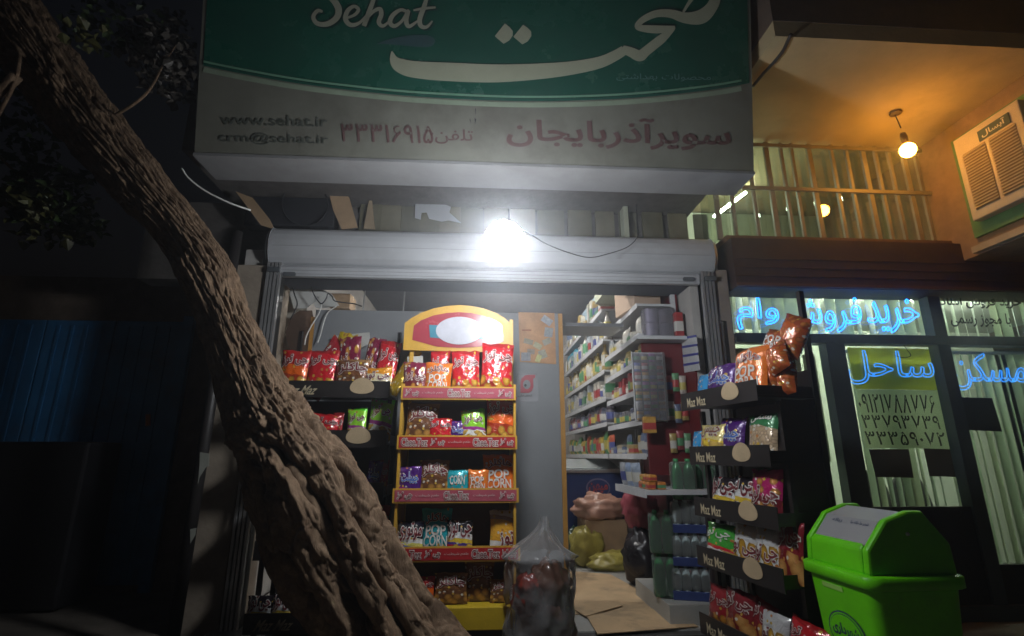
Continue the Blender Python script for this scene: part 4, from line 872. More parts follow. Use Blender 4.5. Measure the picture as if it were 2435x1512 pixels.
# header board
def hd(x, y, k=0.0): return at(x, y, YS + DS - .05 - k)
A = [(962, 768), (978, 756), (1000, 744), (1030, 733), (1062, 727), (1090, 725), (1120, 727), (1150, 733), (1180, 744), (1200, 756), (1212, 768), (1214, 835), (1208, 838), (958, 832)]
hb = MB().slab([hd(*p) for p in A], (0, .014, 0)).build('header_board', YEL, t)
A2 = [(984, 774), (1000, 762), (1030, 750), (1062, 744), (1090, 742), (1120, 744), (1150, 751), (1178, 762), (1193, 772), (1197, 812), (1180, 818), (1140, 824), (1090, 827), (1040, 824), (980, 808)]
MB().slab([hd(x, y, .004) for x, y in A2], (0, .003, 0)).build('header_field', mat('header_red', (.36, .045, .065), .25, var=.08, coat=.5), hb)
MB().slab([hd(x, y, .007) for x, y in ((1020, 772), (1060, 774), (1150, 766), (1172, 770), (1180, 800), (1150, 806), (1060, 806), (1022, 802))], (0, .002, 0)).build('header_ribbon', mat('header_teal', (.05, .22, .30), .3, coat=.4), hb)
MB().slab([hd(1092 + 56 * math.cos(R(a)), 786 + 33 * math.sin(R(a)), .010) for a in range(0, 360, 12)], (0, .002, 0)).build('header_oval', mat('header_white', (.52, .52, .58), .2, coat=.6), hb)
for x0_, x1_, y0_, y1_ in ((970, 1006, 852, 870),):
    tag(MB().slab([hd(968, 848, -.03), hd(1005, 846, -.03), hd(1006, 872, -.03), (hd(970, 876, -.03))], (0, .003, 0)).build('price_card', mat('card_white', (.5, .49, .46), .6)), 'small blank white card tucked under the stand header', 'card')
SR = [z - .045 for z in zr] + [zbase]
def sbag(row, xa, xb, yt, design, label, back=.07, **k):
    back = .035 + (back - .05) * .8; Y = YS + back; z = SR[row]; ym = (920, 1036, 1162, 1300, 1442)[row]
    a = at(xa, ym - 20, Y); b = at(xb, ym - 20, Y); h = at((xa + xb) / 2, yt, Y + .04).z - z
    make_bag(design, b.x - a.x, h, ((a.x + b.x) / 2, Y, z + .001), label=label, group='snack bags on the yellow stand', seed=xa + row, **k)
ST = ' of yellow stand'
sbag(0, 958, 1012, 866, 'maroon', 'maroon ring snack bag by the left post on the top shelf' + ST)
sbag(0, 1010, 1070, 868, 'orange', 'orange popcorn bag between maroon and red bags, top shelf' + ST, .06, roll=.03)
sbag(0, 1022, 1066, 840, 'red', 'red bag peeking up behind the orange popcorn bag, top shelf' + ST, .16)
sbag(0, 1076, 1140, 840, 'red', 'shorter red bag between popcorn and tall red bag, top shelf' + ST, .08, roll=-.03)
sbag(0, 1142, 1214, 822, 'red', 'tall red bag by the right post on the top shelf' + ST, .09, roll=.05)
sbag(1, 964, 1036, 964, 'choc', 'brown chocolate snack bag by the left post on the second shelf' + ST, roll=.04)
sbag(1, 1020, 1072, 998, 'red', 'small red bag overlapping the brown one on the second shelf' + ST, .05)
sbag(1, 1070, 1106, 1004, 'purple', 'small purple bag between red and green on the second shelf' + ST, .08)
sbag(1, 1102, 1156, 978, 'green', 'green and white chip bag on the second shelf' + ST, .07, roll=-.08)
sbag(1, 1158, 1226, 950, 'redorange', 'red orange bag filling the right end of the second shelf' + ST, .1)
sbag(2, 945, 1000, 1112, 'purple', 'purple bag by the left post on the middle shelf' + ST, .06)
sbag(2, 998, 1064, 1098, 'choc', 'golden brown snack bag next to purple on the middle shelf' + ST, .07)
sbag(2, 1060, 1114, 1120, 'teal_small', 'squat teal popcorn bag on the middle shelf' + ST, .08)
sbag(2, 1114, 1160, 1120, 'orange_plain', 'smaller orange popcorn bag beside the teal one on the middle shelf' + ST, .05)
sbag(2, 1150, 1224, 1086, 'orange', 'tall orange popcorn bag by the right post on the middle shelf' + ST, .12)
sbag(3, 942, 1004, 1242, 'moto', 'blue and black bag by the left post on the fourth shelf' + ST, .06)
sbag(3, 1002, 1070, 1214, 'teal', 'tall teal popcorn bag on the fourth shelf' + ST, .1)
sbag(3, 1064, 1122, 1240, 'motored', 'white, red and yellow bag right of the tall teal one' + ST, .06)
sbag(3, 1166, 1226, 1218, 'whiteorange', 'white and orange bag alone by the right post, fourth shelf' + ST, .08)
sbag(4, 976, 1030, 1372, 'redorange', 'red bag half hidden by the tree on the bottom shelf' + ST, .06)
sbag(4, 1034, 1108, 1364, 'choc', 'brown chocolate snack bag with big lettering on the bottom shelf' + ST, .06)
sbag(4, 1106, 1172, 1340, 'choc', 'taller dark brown bag on the bottom shelf' + ST, .12)
sbag(4, 1166, 1224, 1378, 'choc', 'low golden brown bag behind the clear sack on the bottom shelf' + ST, .08)
# ---- left black rack
YK = 3.28
kx0 = at(580, 1497, YK - .0).x; kx1 = at(926, 930, YK).x; KW = kx1 - kx0
KZ = [at(760, y, YK).z for y in (918, 1036, 1162, 1300, 1470)]; KZ = [z - .04 for z in KZ]
MK = rack_frame((kx0, YK, 0), (1, 0, 0))
black_rack('black snack rack half hidden behind the leaning tree trunk', MK, KW, KZ, 1.95, [0, 0, 0, 0, .02], KZ[0] - .02, 1.0, .76)
def kbag(row, xa, xb, yt, design, label, back=.07, zup=0.0, **k):
    back = .035 + (back - .05) * .8; Y = YK + back; z = KZ[row] + zup; ym = (900, 1020, 1145, 1280, 1450)[row]
    a = at(xa, ym, Y); b = at(xb, ym, Y); h = at((xa + xb) / 2, yt, Y + .04).z - z
    make_bag(design, b.x - a.x, h, ((a.x + b.x) / 2, Y, z + .001), label=label, group='snack bags on the tree-side rack', seed=xa + row, **k)
LK = ' of trunk-side rack'
kbag(0, 662, 726, 838, 'redorange', 'red and orange bag next to the trunk on the top tray' + LK, .05)
kbag(0, 727, 796, 838, 'red', 'bright red bag second from the trunk on the top tray' + LK, .07)
kbag(0, 700, 764, 800, 'darkred', 'dark red bag standing behind the front pair, top tray' + LK, .19, roll=.5)
kbag(0, 752, 794, 792, 'gold', 'shiny gold bag turned sideways, highest on the top tray' + LK, .21, roll=.25)
kbag(0, 798, 872, 860, 'choc', 'brown bag with big white lettering on the top tray' + LK, .04)
kbag(0, 806, 856, 806, 'maroon', 'maroon ring snack bag standing behind the brown bag, top tray' + LK, .17, roll=-.08)
kbag(0, 850, 890, 808, 'maroon', 'narrow maroon bag squeezed beside its twin, top tray' + LK, .2, roll=.12)
kbag(0, 884, 932, 816, 'red', 'red bag with gold edge by the right post, top tray' + LK, .16, roll=.1)
kbag(0, 918, 944, 824, 'gold', 'thin gold bag edge leaning against the right post, top tray' + LK, .12, roll=.45)
kbag(0, 866, 930, 878, 'orangeyellow', 'low orange and yellow bag behind the price plate, top tray' + LK, .05, roll=-.04)
kbag(1, 732, 796, 988, 'red', 'red and white bag beside the trunk on the second tray' + LK, .05, roll=.12)
kbag(1, 788, 812, 985, 'darkred', 'narrow dark red bag on the second tray' + LK, .1)
kbag(1, 826, 870, 975, 'green', 'shorter green chip bag on the second tray' + LK, .07, roll=-.05)
kbag(1, 872, 926, 955, 'green', 'taller green chip bag by the right post on the second tray' + LK, .09, roll=.05)
kbag(2, 866, 898, 1100, 'purple', 'narrow lilac bag on the middle tray' + LK, .07, roll=.1)
kbag(2, 893, 920, 1098, 'darkred', 'dark narrow bag by the right post on the middle tray' + LK, .1)
kbag(3, 858, 914, 1206, 'redorange', 'orange bag beside the trunk on the fourth tray' + LK, .06, roll=.06)
kbag(4, 586, 642, 1418, 'motored', 'white and red bag at the outer end of the bottom tray' + LK, .05)
kbag(4, 646, 696, 1414, 'motored', 'white and red bag nearer the trunk on the bottom tray' + LK, .06)
# ---- right black rack, turned to face the doorway
RA = Vector((at(1640, 1085, 3.3).x, 3.3, 0)); RB = Vector((at(1832, 1100, 2.6).x, 2.6, 0))
ra = (RB - RA).normalized(); RW = (RB - RA).length
MR = rack_frame(RA, ra); RN = Vector((ra.y, -ra.x, 0))
if RN.x > 0: RN = -RN
RZ = []
for (x, y) in ((1615, 962), (1640, 1085), (1655, 1205), (1676, 1325), (1704, 1495)):
    RZ.append(hit(x, y, RA, RN).z - .02)
black_rack('black snack rack facing the doorway beside the green bin', MR, RW, RZ, 2.0, [.03, .0, .0, .01, .03], RZ[0] + .15, 0.0, .70, .11, True)
def rbag(row, xa, xb, ya, design, label, back=.07, dz=0.0, h=None, **k):
    z = RZ[row] + dz; o = RA - RN * back
    # far end pixel row of the tray floor sets the height; width follows the front
    yy = ya
    a = hit(xa, yy, o, RN); b = hit(xb, yy, o, RN); c = (a + b) / 2
    hh = h or max(.1, a.z - z)
    make_bag(design, (b - a).length, hh, (c.x, c.y, z + .001), yaw=math.atan2(ra.y, ra.x), label=label, group='snack bags on the doorway rack', seed=xa + row, **k)
RL = ' of doorway rack'
rbag(0, 1652, 1690, 905, 'blue', 'blue bag at the shop end of the top tray' + RL, .10, h=.2)
rbag(0, 1678, 1742, 900, 'purple', 'purple bag with blue lettering on the top tray' + RL, .06, h=.22)
rbag(0, 1738, 1812, 860, 'orange', 'orange popcorn bag nearest the price plate on the top tray' + RL, .07, h=.27)
BD['rust'] = (bagmat('rust', [(0, (.30, .06, .014)), (.4, (.40, .085, .016)), (.8, (.26, .05, .02))], (.5, .16, .04), (0, .95), (4, 5), .3), [])
BD['rust_print'] = (BD['rust'][0], [('POP', -.5, .5, .15, .5, 'w'), ('CORN', -.6, .6, -.3, .05, 'w')])
rbag(0, 1796, 1846, 880, 'rust', 'rust orange bag wedged behind the popcorn bag, top tray of doorway rack', .13, h=.22, fat=.62, roll=.1)
rbag(0, 1838, 1884, 880, 'rust', 'dark orange bag by the back post, top tray of doorway rack', .16, h=.2, fat=.66, roll=-.12)
rbag(0, 1812, 1868, 880, 'rust_print', 'printed rust bag lying across its neighbours, upper heap of doorway rack', .16, dz=.17, h=.19, fat=.55, roll=.3)
rbag(0, 1846, 1900, 880, 'rust', 'plump rust bag at the very top of the heap on doorway rack', .18, dz=.21, h=.21, fat=.6, roll=.45)
rbag(0, 1834, 1880, 880, 'rust', 'small rust bag tucked in the middle of the heap on doorway rack', .11, dz=.12, h=.15, fat=.6, roll=-.3)
rbag(1, 1640, 1668, 1020, 'blue', 'slim blue bag at the shop end of the second tray' + RL, .08, h=.17)
rbag(1, 1660, 1712, 1010, 'yellow', 'yellow chip bag on the second tray' + RL, .06, h=.2)
rbag(1, 1702, 1758, 1000, 'purple', 'purple and white bag on the second tray' + RL, .09, h=.23)
rbag(1, 1772, 1836, 1005, 'puffs', 'clear bag of tan puffs with green top on the second tray' + RL, .08, h=.23)
rbag(2, 1688, 1744, 1140, 'motored', 'white, blue and red bag at the shop end of the third tray' + RL, .06, h=.19)
rbag(2, 1734, 1792, 1150, 'motored', 'red and white bag in the middle of the third tray' + RL, .08, h=.2)
rbag(2, 1780, 1848, 1150, 'magenta', 'magenta ring snack bag on the third tray' + RL, .07, h=.24)
rbag(3, 1678, 1742, 1270, 'bluegreen', 'green and white bag at the shop end of the fourth tray' + RL, .06, h=.20)
rbag(3, 1736, 1798, 1290, 'fries', 'white bag printed with fries on the fourth tray' + RL, .08, h=.23, roll=.08)
rbag(3, 1794, 1850, 1310, 'fries', 'second white fries bag, next to the cookie bag' + RL, .07, h=.23, roll=-.06)
rbag(3, 1842, 1898, 1310, 'cookies', 'maroon cookie bag by the rack post on the fourth tray' + RL, .08, h=.27)
rbag(4, 1682, 1726, 1420, 'darkred', 'red bag at the shop end of the bottom tray' + RL, .06, h=.21)
rbag(4, 1720, 1780, 1420, 'cookies', 'maroon cookie bag on the bottom tray' + RL, .07, h=.22)
rbag(4, 1772, 1816, 1440, 'cookies', 'narrow cookie bag turned on the bottom tray' + RL, .09, h=.21, roll=.2)
rbag(4, 1806, 1862, 1470, 'fries', 'white bag low on the bottom tray' + RL, .07, h=.18)
rbag(4, 1864, 1935, 1480, 'red', 'red bag by the post on the bottom tray' + RL, .06, h=.2, roll=.15)

# ================================================================== INSIDE THE SHOP
# grey partition with poster and sticker
YP = 3.98
pa = at(742, 736, YP); pb = at(1326, 742, YP)
t = thing('partition', 'grey partition board with orange edging behind the yellow stand', 'partition', ((pa.x + pb.x) / 2, YP, FZ))
GRY = mat('partition_grey', (.24, .25, .265), .5, var=.08, scale=3, dirt=.15); OEDGE = mat('edge_orange', (.48, .24, .05), .5)
MB().box(pa.x + .03, pb.x, YP, YP + .02, FZ, pa.z).build('board', GRY, t)
MB().box(pa.x, pa.x + .028, YP - .004, YP + .024, FZ, pa.z - .06).build('edging', OEDGE, t)
MB().box(pb.x + .001, pb.x + .035, YP - .004, YP + .03, FZ, pa.z).build('edging', OEDGE, t)
def pp(x, y, k=.004): return at(x, y, YP - k)
PO = [(1232, 742), (1318, 744), (1322, 866), (1236, 860)]
po = MB().slab([pp(*q) for q in PO], (0, .002, 0)).build('poster', mat('poster_orange', (.50, .27, .13), .5, var=.2), None)
tag(po, 'orange poster of scattered boxes on the grey partition', 'poster')
for i, (x, y, w_, h_, a, c) in enumerate(((1256, 812, 22, 12, 15, (.3, .27, .2)), (1278, 822, 20, 13, 30, (.42, .40, .25)), (1300, 812, 20, 14, -25, (.34, .33, .27)), (1262, 836, 18, 12, 5, (.28, .24, .2)), (1290, 842, 18, 20, -20, (.36, .35, .28)), (1280, 852, 12, 18, 20, (.50, .50, .22)), (1250, 848, 22, 20, 0, (.26, .27, .3)), (1304, 790, 20, 22, 8, (.32, .34, .36)), (1300, 762, 26, 16, 35, (.36, .38, .42)), (1252, 785, 22, 4, 0, (.36, .14, .06)))):
    ca, sa = math.cos(R(a)), math.sin(R(a))
    MB().add([pp(x + (sx * ca - sy * sa), y + (sx * sa + sy * ca), .0052 + i * .0004) for sx, sy in ((-w_ / 2, h_ / 2), (w_ / 2, h_ / 2), (w_ / 2, -h_ / 2), (-w_ / 2, -h_ / 2))], [(0, 1, 2, 3)]).build('printed_box', mat('poster_print_%d' % i, c, .5, var=.25, scale=40), po)
sk = tag(MB().slab([pp(*q) for q in ((1230, 888), (1276, 888), (1280, 956), (1230, 954))], (0, .002, 0)).build('sticker', film('sticker_clear', (.9, .9, .92), .7, .3)), 'small sticker with red drop logo on the grey partition', 'sticker')
dr = [(1237, 934), (1237, 908), (1240, 899), (1247, 893), (1256, 891), (1272, 891), (1272, 898), (1267, 900), (1268, 920), (1264, 929), (1257, 934)]
MB().add([pp(*q, k=.0075) for q in dr], [tuple(range(len(dr)))]).build('logo', mat('sticker_red', (.36, .05, .07), .4), sk)
cc = [(1252 + 9 * math.cos(R(a)), 914 + 11 * math.sin(R(a))) for a in range(0, 360, 20)]
MB().add([pp(*q, k=.0085) for q in cc], [tuple(range(len(cc)))]).build('logo_hole', GRY, sk)
cc = [(1249 + 3 * math.cos(R(a)), 916 + 3.4 * math.sin(R(a))) for a in range(0, 360, 30)]
MB().add([pp(*q, k=.0095) for q in cc], [tuple(range(len(cc)))]).build('logo_dot', BLACK, sk)
lettering('تخفیفان', lambda a, b: pp(1232 + 32 * a, 944 - 7 * b, .0075), mat('number_black', (.01, .01, .01), .5), sk, .01)
scrap('white_board', [(795, 798), (878, 790), (880, 816), (852, 830), (800, 834)], 3.9, mat('card_white', (.5, .49, .46), .6), 'blank white card leaning behind the maroon snack bags', 'card', .004)
# clutter over the partition at the left
BEI = mat('panel_cream', (.44, .41, .36), .7, var=.1, dirt=.3)
tag(MB().box(at(672, 700, 4.3).x, at(735, 700, 4.3).x, 4.28, 4.3, 1.2, 2.75).build('cream_panel', BEI), 'cream wall panel behind the left guide rail', 'panel')
scrap('paper_sheet', [(688, 672), (760, 672), (775, 700), (730, 735), (700, 735), (690, 700)], 4.1, mat('paper_white', (.6, .6, .58), .7, var=.05), 'white paper sheet hanging under the lintel behind cables', 'paper', .003, .1)
scrap('paper_sheet', [(740, 676), (790, 700), (808, 728), (770, 735), (752, 734), (738, 705)], 4.14, mat('paper_white', (.6, .6, .58), .7, var=.05), 'folded white paper lying on the partition top edge', 'paper', .003, .1)
def boxthing(name, label, cat, m, c, s, rz=0.0, group=None, tape=None, flap=False):
    t = thing(name, label, cat, c, group, (0, 0, rz), world=False)
    MB().box(-s[0] / 2, s[0] / 2, -s[1] / 2, s[1] / 2, 0, s[2]).build('carton', m, t, bevel=.004)
    MB().box(-s[0] / 2 - .001, s[0] / 2 + .001, -.02, .02, s[2] - .03, s[2] + .0015).build('tape', tape or mat('tape_tan', (.5, .36, .2), .35), t)
    return t
p = at(815, 735, 4.3); boxthing('cardboard_box', 'brown carton on the high shelf above the partition', 'box', KRAFT, (p.x, 4.3, p.z - .02), (.16, .2, .13))
tag(MB().box(pa.x, 1.2, 4.15, 4.5, pa.z - .06, pa.z - .03).build('high_shelf', mat('shelf_steel', (.3, .31, .33), .4, .4)), 'steel shelf running behind the top of the partition', 'shelf')
random.seed(5)
for i, x in enumerate((1010, 1030, 1052, 1075, 1098, 1122, 1146, 1172, 1200, 1226, 1252, 1280)):
    p = at(x, 735, 4.3); w_ = 20 * scl(p)
    boxthing('carton', 'pale carton in the row above the partition', 'box', mat('carton_pale_%d' % (i % 4), [(.34, .36, .4), (.42, .40, .36), (.3, .36, .38), (.4, .4, .44)][i % 4], .7), (p.x, 4.32, pa.z - .029), (w_, .15, .07 + .03 * random.random()), 0, 'cartons above the partition')
for i, x in enumerate((868, 962)):
    p = at(x, 670, 4.12); tag(MB().tube([(p.x, 4.12, pa.z - .03), (p.x + .01, 4.12, 2.7)], .006, 6).build('shelf_upright', ALU), ['slim upright beside the brown carton over the partition', 'slim upright beside the pale cartons over the partition'][i], 'upright')
CB = mat('cable_black', (.03, .03, .035), .4)
for i, (pts, m, lb) in enumerate((([(692, 670), (700, 700), (706, 725), (690, 760)], CB, 'black cable dropping from the lintel nearest the left rail'), ([(741, 672), (742, 690), (752, 710), (764, 722), (775, 710), (780, 698), (790, 705), (798, 716), (840, 722), (860, 728)], CB, 'black cable looped over the white papers'), ([(765, 722), (758, 745), (740, 775), (728, 800), (724, 820)], CW, 'pale cable hanging down in front of the orange edging'), ([(800, 728), (780, 742), (770, 765), (762, 795), (755, 815)], CW, 'pale cable curling over the partition edge'))):
    tag(MB().tube(spline([at(x, y, 3.94 - .01 * (i % 2)) for x, y in pts], 6), .005, 5).build('cable', m, None, True), lb, 'cable')
tag(MB().add(*(lambda P: (P, [(0, 1, 2, 3, 4, 5, 6)]))([at(x, y, 4.02) for x, y in ((712, 738), (742, 738), (752, 800), (745, 850), (690, 850), (678, 790), (695, 750))])).build('plastic_bag', film('dark_film', (.25, .17, .13), .5, .2, .6, 10)), 'brownish translucent bag hanging beside the left rail', 'bag')
# ---- shelving along the right wall
SHF = mat('shelf_white', (.55, .56, .58), .45, var=.05)
REDP = mat('panel_red', (.13, .01, .014), .5, var=.15)
XSF = 1.26
def shelving(label, y0, y1, levels, xf, backm):
    t = thing('shop_shelving', label, 'shelving', ((xf + 1.6) / 2, (y0 + y1) / 2, FZ))
    MB().box(1.585, 1.60, y0, y1, FZ, levels[-1] + .45).build('back_panel', backm, t)
    for y in (y0, y1 - .03): MB().box(1.55, 1.584, y, y + .03, FZ, levels[-1] + .4).build('upright', SHF, t)
    for z in levels:
        b = MB().box(xf + .004, 1.584, y0 + .001, y1 - .001, z - .02, z).build('shelf', SHF, t)
        MB().box(xf, xf + .003, y0 + .001, y1 - .001, z - .038, z + .006).build('price_rail', WHITE, b)
    return t
yA0, yA1 = 5.15, 7.7; yB0, yB1 = 3.95, 5.1
LA = [1.11, 1.42, 1.67, 1.95, 2.27, 2.6]; LB = [1.11, 1.37, 1.61, 1.84, 2.05, 2.3]
shelving('white wall shelving packed with groceries deep in the shop', yA0, yA1, LA, XSF, WALLIN)
shelving('white wall shelving with red back panel near the doorway', yB0, yB1, LB, XSF, REDP)
tag(MB().box(XSF + .01, 1.603, 3.92, 3.945, FZ + .9, 1.965).build('end_panel_board', REDP), 'dark red board closing the near end of the shelving', 'board')
HOOKS = True
# shelf goods: one shape per kind, tinted per piece
PM = mat('product_print', (1, 1, 1), .4, var=.35, scale=26, objcol=True, coat=.2)
def band():
    t_ = PM.node_tree; N = t_.nodes; Lk = t_.links; p = N['Principled BSDF']; src = p.inputs['Base Color'].links[0].from_socket
    tc = N.new('ShaderNodeTexCoord'); sp = N.new('ShaderNodeSeparateXYZ'); Lk.new(tc.outputs['Generated'], sp.inputs[0]); oi = N.new('ShaderNodeObjectInfo')
    a_ = N.new('ShaderNodeMath'); a_.operation = 'COMPARE'; a_.inputs[1].default_value = .42; a_.inputs[2].default_value = .2; Lk.new(sp.outputs['Z'], a_.inputs[0])
    cr = N.new('ShaderNodeValToRGB'); cr.color_ramp.interpolation = 'CONSTANT'; el = cr.color_ramp.elements
    el[0].color = (.55, .54, .5, 1); el[1].position = .85; el[1].color = (.08, .1, .3, 1)
    for q, c in ((.25, (.4, .05, .05)), (.4, (.5, .42, .1)), (.55, (.5, .5, .48)), (.7, (.08, .25, .12))): e_ = el.new(q); e_.color = (*c, 1)
    Lk.new(oi.outputs['Random'], cr.inputs[0])
    mx = N.new('ShaderNodeMix'); mx.data_type = 'RGBA'; Lk.new(a_.outputs[0], mx.inputs['Factor']); Lk.new(src, mx.inputs['A']); Lk.new(cr.outputs[0], mx.inputs['B']); Lk.new(mx.outputs['Result'], p.inputs['Base Color'])
band()
def lath(name, prof, n=10): return MB().lathe(prof, n).mesh(name, PM, True)
GM = {'jar': lath('jar', [(.036, 0), (.038, .01), (.038, .085), (.03, .095), (.032, .097), (.032, .115), (.03, .117)]),
      'bottle': lath('bottle', [(.03, 0), (.032, .01), (.032, .13), (.014, .175), (.012, .2), (.014, .202), (.014, .22)]),
      'can': lath('can', [(.033, 0), (.035, .004), (.035, .1), (.032, .106)], 12),
      'carton': MB().box(-.035, .035, -.03, .03, 0, .16).mesh('carton', PM),
      'small_box': MB().box(-.045, .045, -.05, .05, 0, .07).mesh('small_box', PM)}
def pouch():
    mb = MB(); nu, nv = 8, 8
    for fr in (1, -1):
        b = []
        for i in range(nv + 1):
            for j in range(nu + 1):
                u, v = j / nu * 2 - 1, i / nv * 2 - 1; e = (1 - abs(u) ** 3) * (1 - abs(v) ** 4)
                b.append((-fr * .022 * e, u * .05 * (1 + .04 * v), (v * .5 + .5) * .15))
        mb.add(b, [(i * (nu + 1) + j, i * (nu + 1) + j + 1, (i + 1) * (nu + 1) + j + 1, (i + 1) * (nu + 1) + j)[::fr] for i in range(nv) for j in range(nu)])
    return mb.mesh('pouch', PM, True)
GM['pouch'] = pouch()
KIND = {'jar': ('jar', 'jar'), 'bottle': ('bottle', 'bottle'), 'can': ('can', 'can'), 'carton': ('carton', 'carton'), 'small_box': ('box', 'box'), 'pouch': ('packet', 'packet')}
PAL = {'w': [(.5, .5, .48), (.55, .52, .46), (.42, .46, .5)], 'm': [(.42, .36, .26), (.36, .10, .09), (.5, .47, .40), (.15, .2, .33), (.45, .32, .12)], 'g': [(.46, .36, .14), (.40, .28, .10), (.5, .42, .25)], 'd': [(.10, .09, .11), (.18, .07, .07), (.13, .14, .2)], 'y': [(.55, .42, .06), (.5, .36, .05), (.1, .3, .12), (.48, .1, .05)], 'b': [(.04, .3, .5), (.1, .4, .58)], 'r': [(.3, .03, .04), (.4, .06, .05), (.32, .2, .18)]}
CN = {'w': ['off-white', 'cream', 'pale blue'], 'm': ['tan', 'brick red', 'cream', 'navy', 'mustard'], 'g': ['golden', 'amber', 'straw coloured'], 'd': ['charcoal', 'dark maroon', 'slate'], 'y': ['yellow', 'ochre', 'green', 'scarlet'], 'b': ['blue', 'sky blue'], 'r': ['deep red', 'red', 'dusty pink']}
def stock(z, y0, y1, kinds, pal, label, group, step=.085, xo=.06, rows=1, sc=1.0):
    y = y0 + .05; i = 0
    while y < y1 - .04:
        k = random.choice(kinds); me = GM[k]
        for r_ in range(rows):
            o = bpy.data.objects.new(KIND[k][0], me); col.objects.link(o)
            s_ = sc * random.uniform(.9, 1.12); o.scale = (s_, s_, s_ * random.uniform(.9, 1.1))
            o.location = (XSF + xo + r_ * .09 + random.uniform(0, .012), y + random.uniform(-.008, .008), z + .0008); o.rotation_euler = (0, 0, random.uniform(-.12, .12))
            c = random.choice(PAL[pal]); f = random.uniform(.8, 1.15); o.color = (c[0] * f, c[1] * f, c[2] * f, 1)
            tag(o, CN[pal][PAL[pal].index(c)] + ' ' + label % KIND[k][1], KIND[k][1], group)
        y += step * sc * random.uniform(.95, 1.2); i += 1
random.seed(21)
DP = 'deep in the shop'
for z, kinds, pal, nm, sc in ((LA[0], ['pouch'], 'y', 'lowest long shelf', 1.05), (LA[1], ['pouch', 'jar'], 'd', 'second long shelf from below', 1.05), (LA[2], ['carton', 'jar'], 'w', 'third long shelf from below', 1.05), (LA[3], ['jar', 'bottle'], 'g', 'fourth long shelf from below', 1.0), (LA[4], ['bottle', 'carton'], 'w', 'fifth long shelf from below', 1.0), (LA[5], ['carton', 'small_box'], 'm', 'top long shelf', 1.15)):
    stock(z, yA0, yA1, kinds, pal, '%s on the ' + nm + ' ' + DP, 'goods on the ' + nm, .088, sc=sc * 1.25)
for z, kinds, pal, nm, sc in ((LB[0], ['pouch', 'small_box'], 'm', 'lowest red backed shelf', .9), (LB[1], ['jar', 'can'], 'd', 'second red backed shelf', .9), (LB[2], ['carton', 'jar'], 'r', 'third red backed shelf', .9), (LB[3], ['jar', 'pouch'], 'g', 'fourth red backed shelf', .85), (LB[4], ['pouch', 'small_box'], 'w', 'fifth red backed shelf', .95)):
    stock(z, yB0 + .1, yB1, kinds, pal, '%s on the ' + nm + ' near the doorway', 'goods on the ' + nm, .085, sc=sc * 1.15)
# blue nappy packs, tissue packs, big carton on top
def pack(name, label, cat, c, s, colr, m=PM, rz=0.0, group=None):
    mb = MB(); n = 8
    o = MB().box(-s[0] / 2, s[0] / 2, -s[1] / 2, s[1] / 2, 0, s[2]).build(name, m, None, bevel=min(s) * .22); o.location = c; o.rotation_euler = (0, 0, rz); o.color = (*colr, 1)
    return tag(o, label, cat, group)
for k in range(3): pack('wrapped_pack', 'light blue wrapped pack on the fifth long shelf', 'pack', (XSF + .13, 7.0 + .24 * k, LA[4] + .001), (.2, .21, .27), (.08, .42, .60), group='light blue packs')
tag(MB().slab([(XSF + .06, 5.6, LA[5] + .14), (XSF + .06, 6.6, LA[5] + .14), (XSF + .06, 6.6, LA[5] + .30), (XSF + .06, 5.6, LA[5] + .30)], (.02, 0, 0)).build('shelf_sign', mat('sign_paleblue', (.3, .42, .5), .5)), 'pale blue board above the top long shelf', 'board')
p = at(1497, 760, 4.05); q = at(1472, 690, 4.05)
boxthing('cardboard_box', 'large tan carton on top of the doorway shelving', 'box', mat('carton_tan', (.50, .36, .26), .8, var=.06), (1.36, 4.25, LB[5] + .001), (.24, .40, .27), .15)
TIS = mat('tissue_lilac', (.34, .32, .38), .5, var=.1)
def roll_pack(y, z, label):
    t = thing('tissue_pack', label, 'tissue pack', (1.42, y, z), 'tissue packs by the doorway', world=False)
    for i in range(2):
        for j in range(2): MB().lathe([(.055, 0), (.06, .008), (.06, .112), (.055, .12), (.02, .12)], 14, ((i - .5) * .122, 0, j * .121)).build('roll', TIS, t, True)
    MB().box(-.126, .126, -.064, .064, -.0006, .248).build('wrap', film('wrap_film', (.95, .93, 1), .85, .15, .4, 20), t, bevel=.02)
roll_pack(3.92, 2.0, 'lilac tissue rolls in clear wrap stacked by the red boxes')
tag(MB().box(1.2, 1.6, 3.80, 3.945, 1.97, 1.998).build('small_shelf', SHF), 'short white shelf holding tissue packs and red boxes', 'shelf')
for k in range(2): pack('red_box', 'red box standing on the short white shelf', 'box', (1.555, 3.845 + .05 * k, 1.9985 + .0 ), (.07, .045, .2), (.34, .04, .04), group='red boxes on the short shelf')
tag(MB().box(1.604, 1.618, 3.73, 4.4, .9, 1.95).build('wall_cladding', REDP), 'dark red panel on the wall beside the guide rail', 'panel')
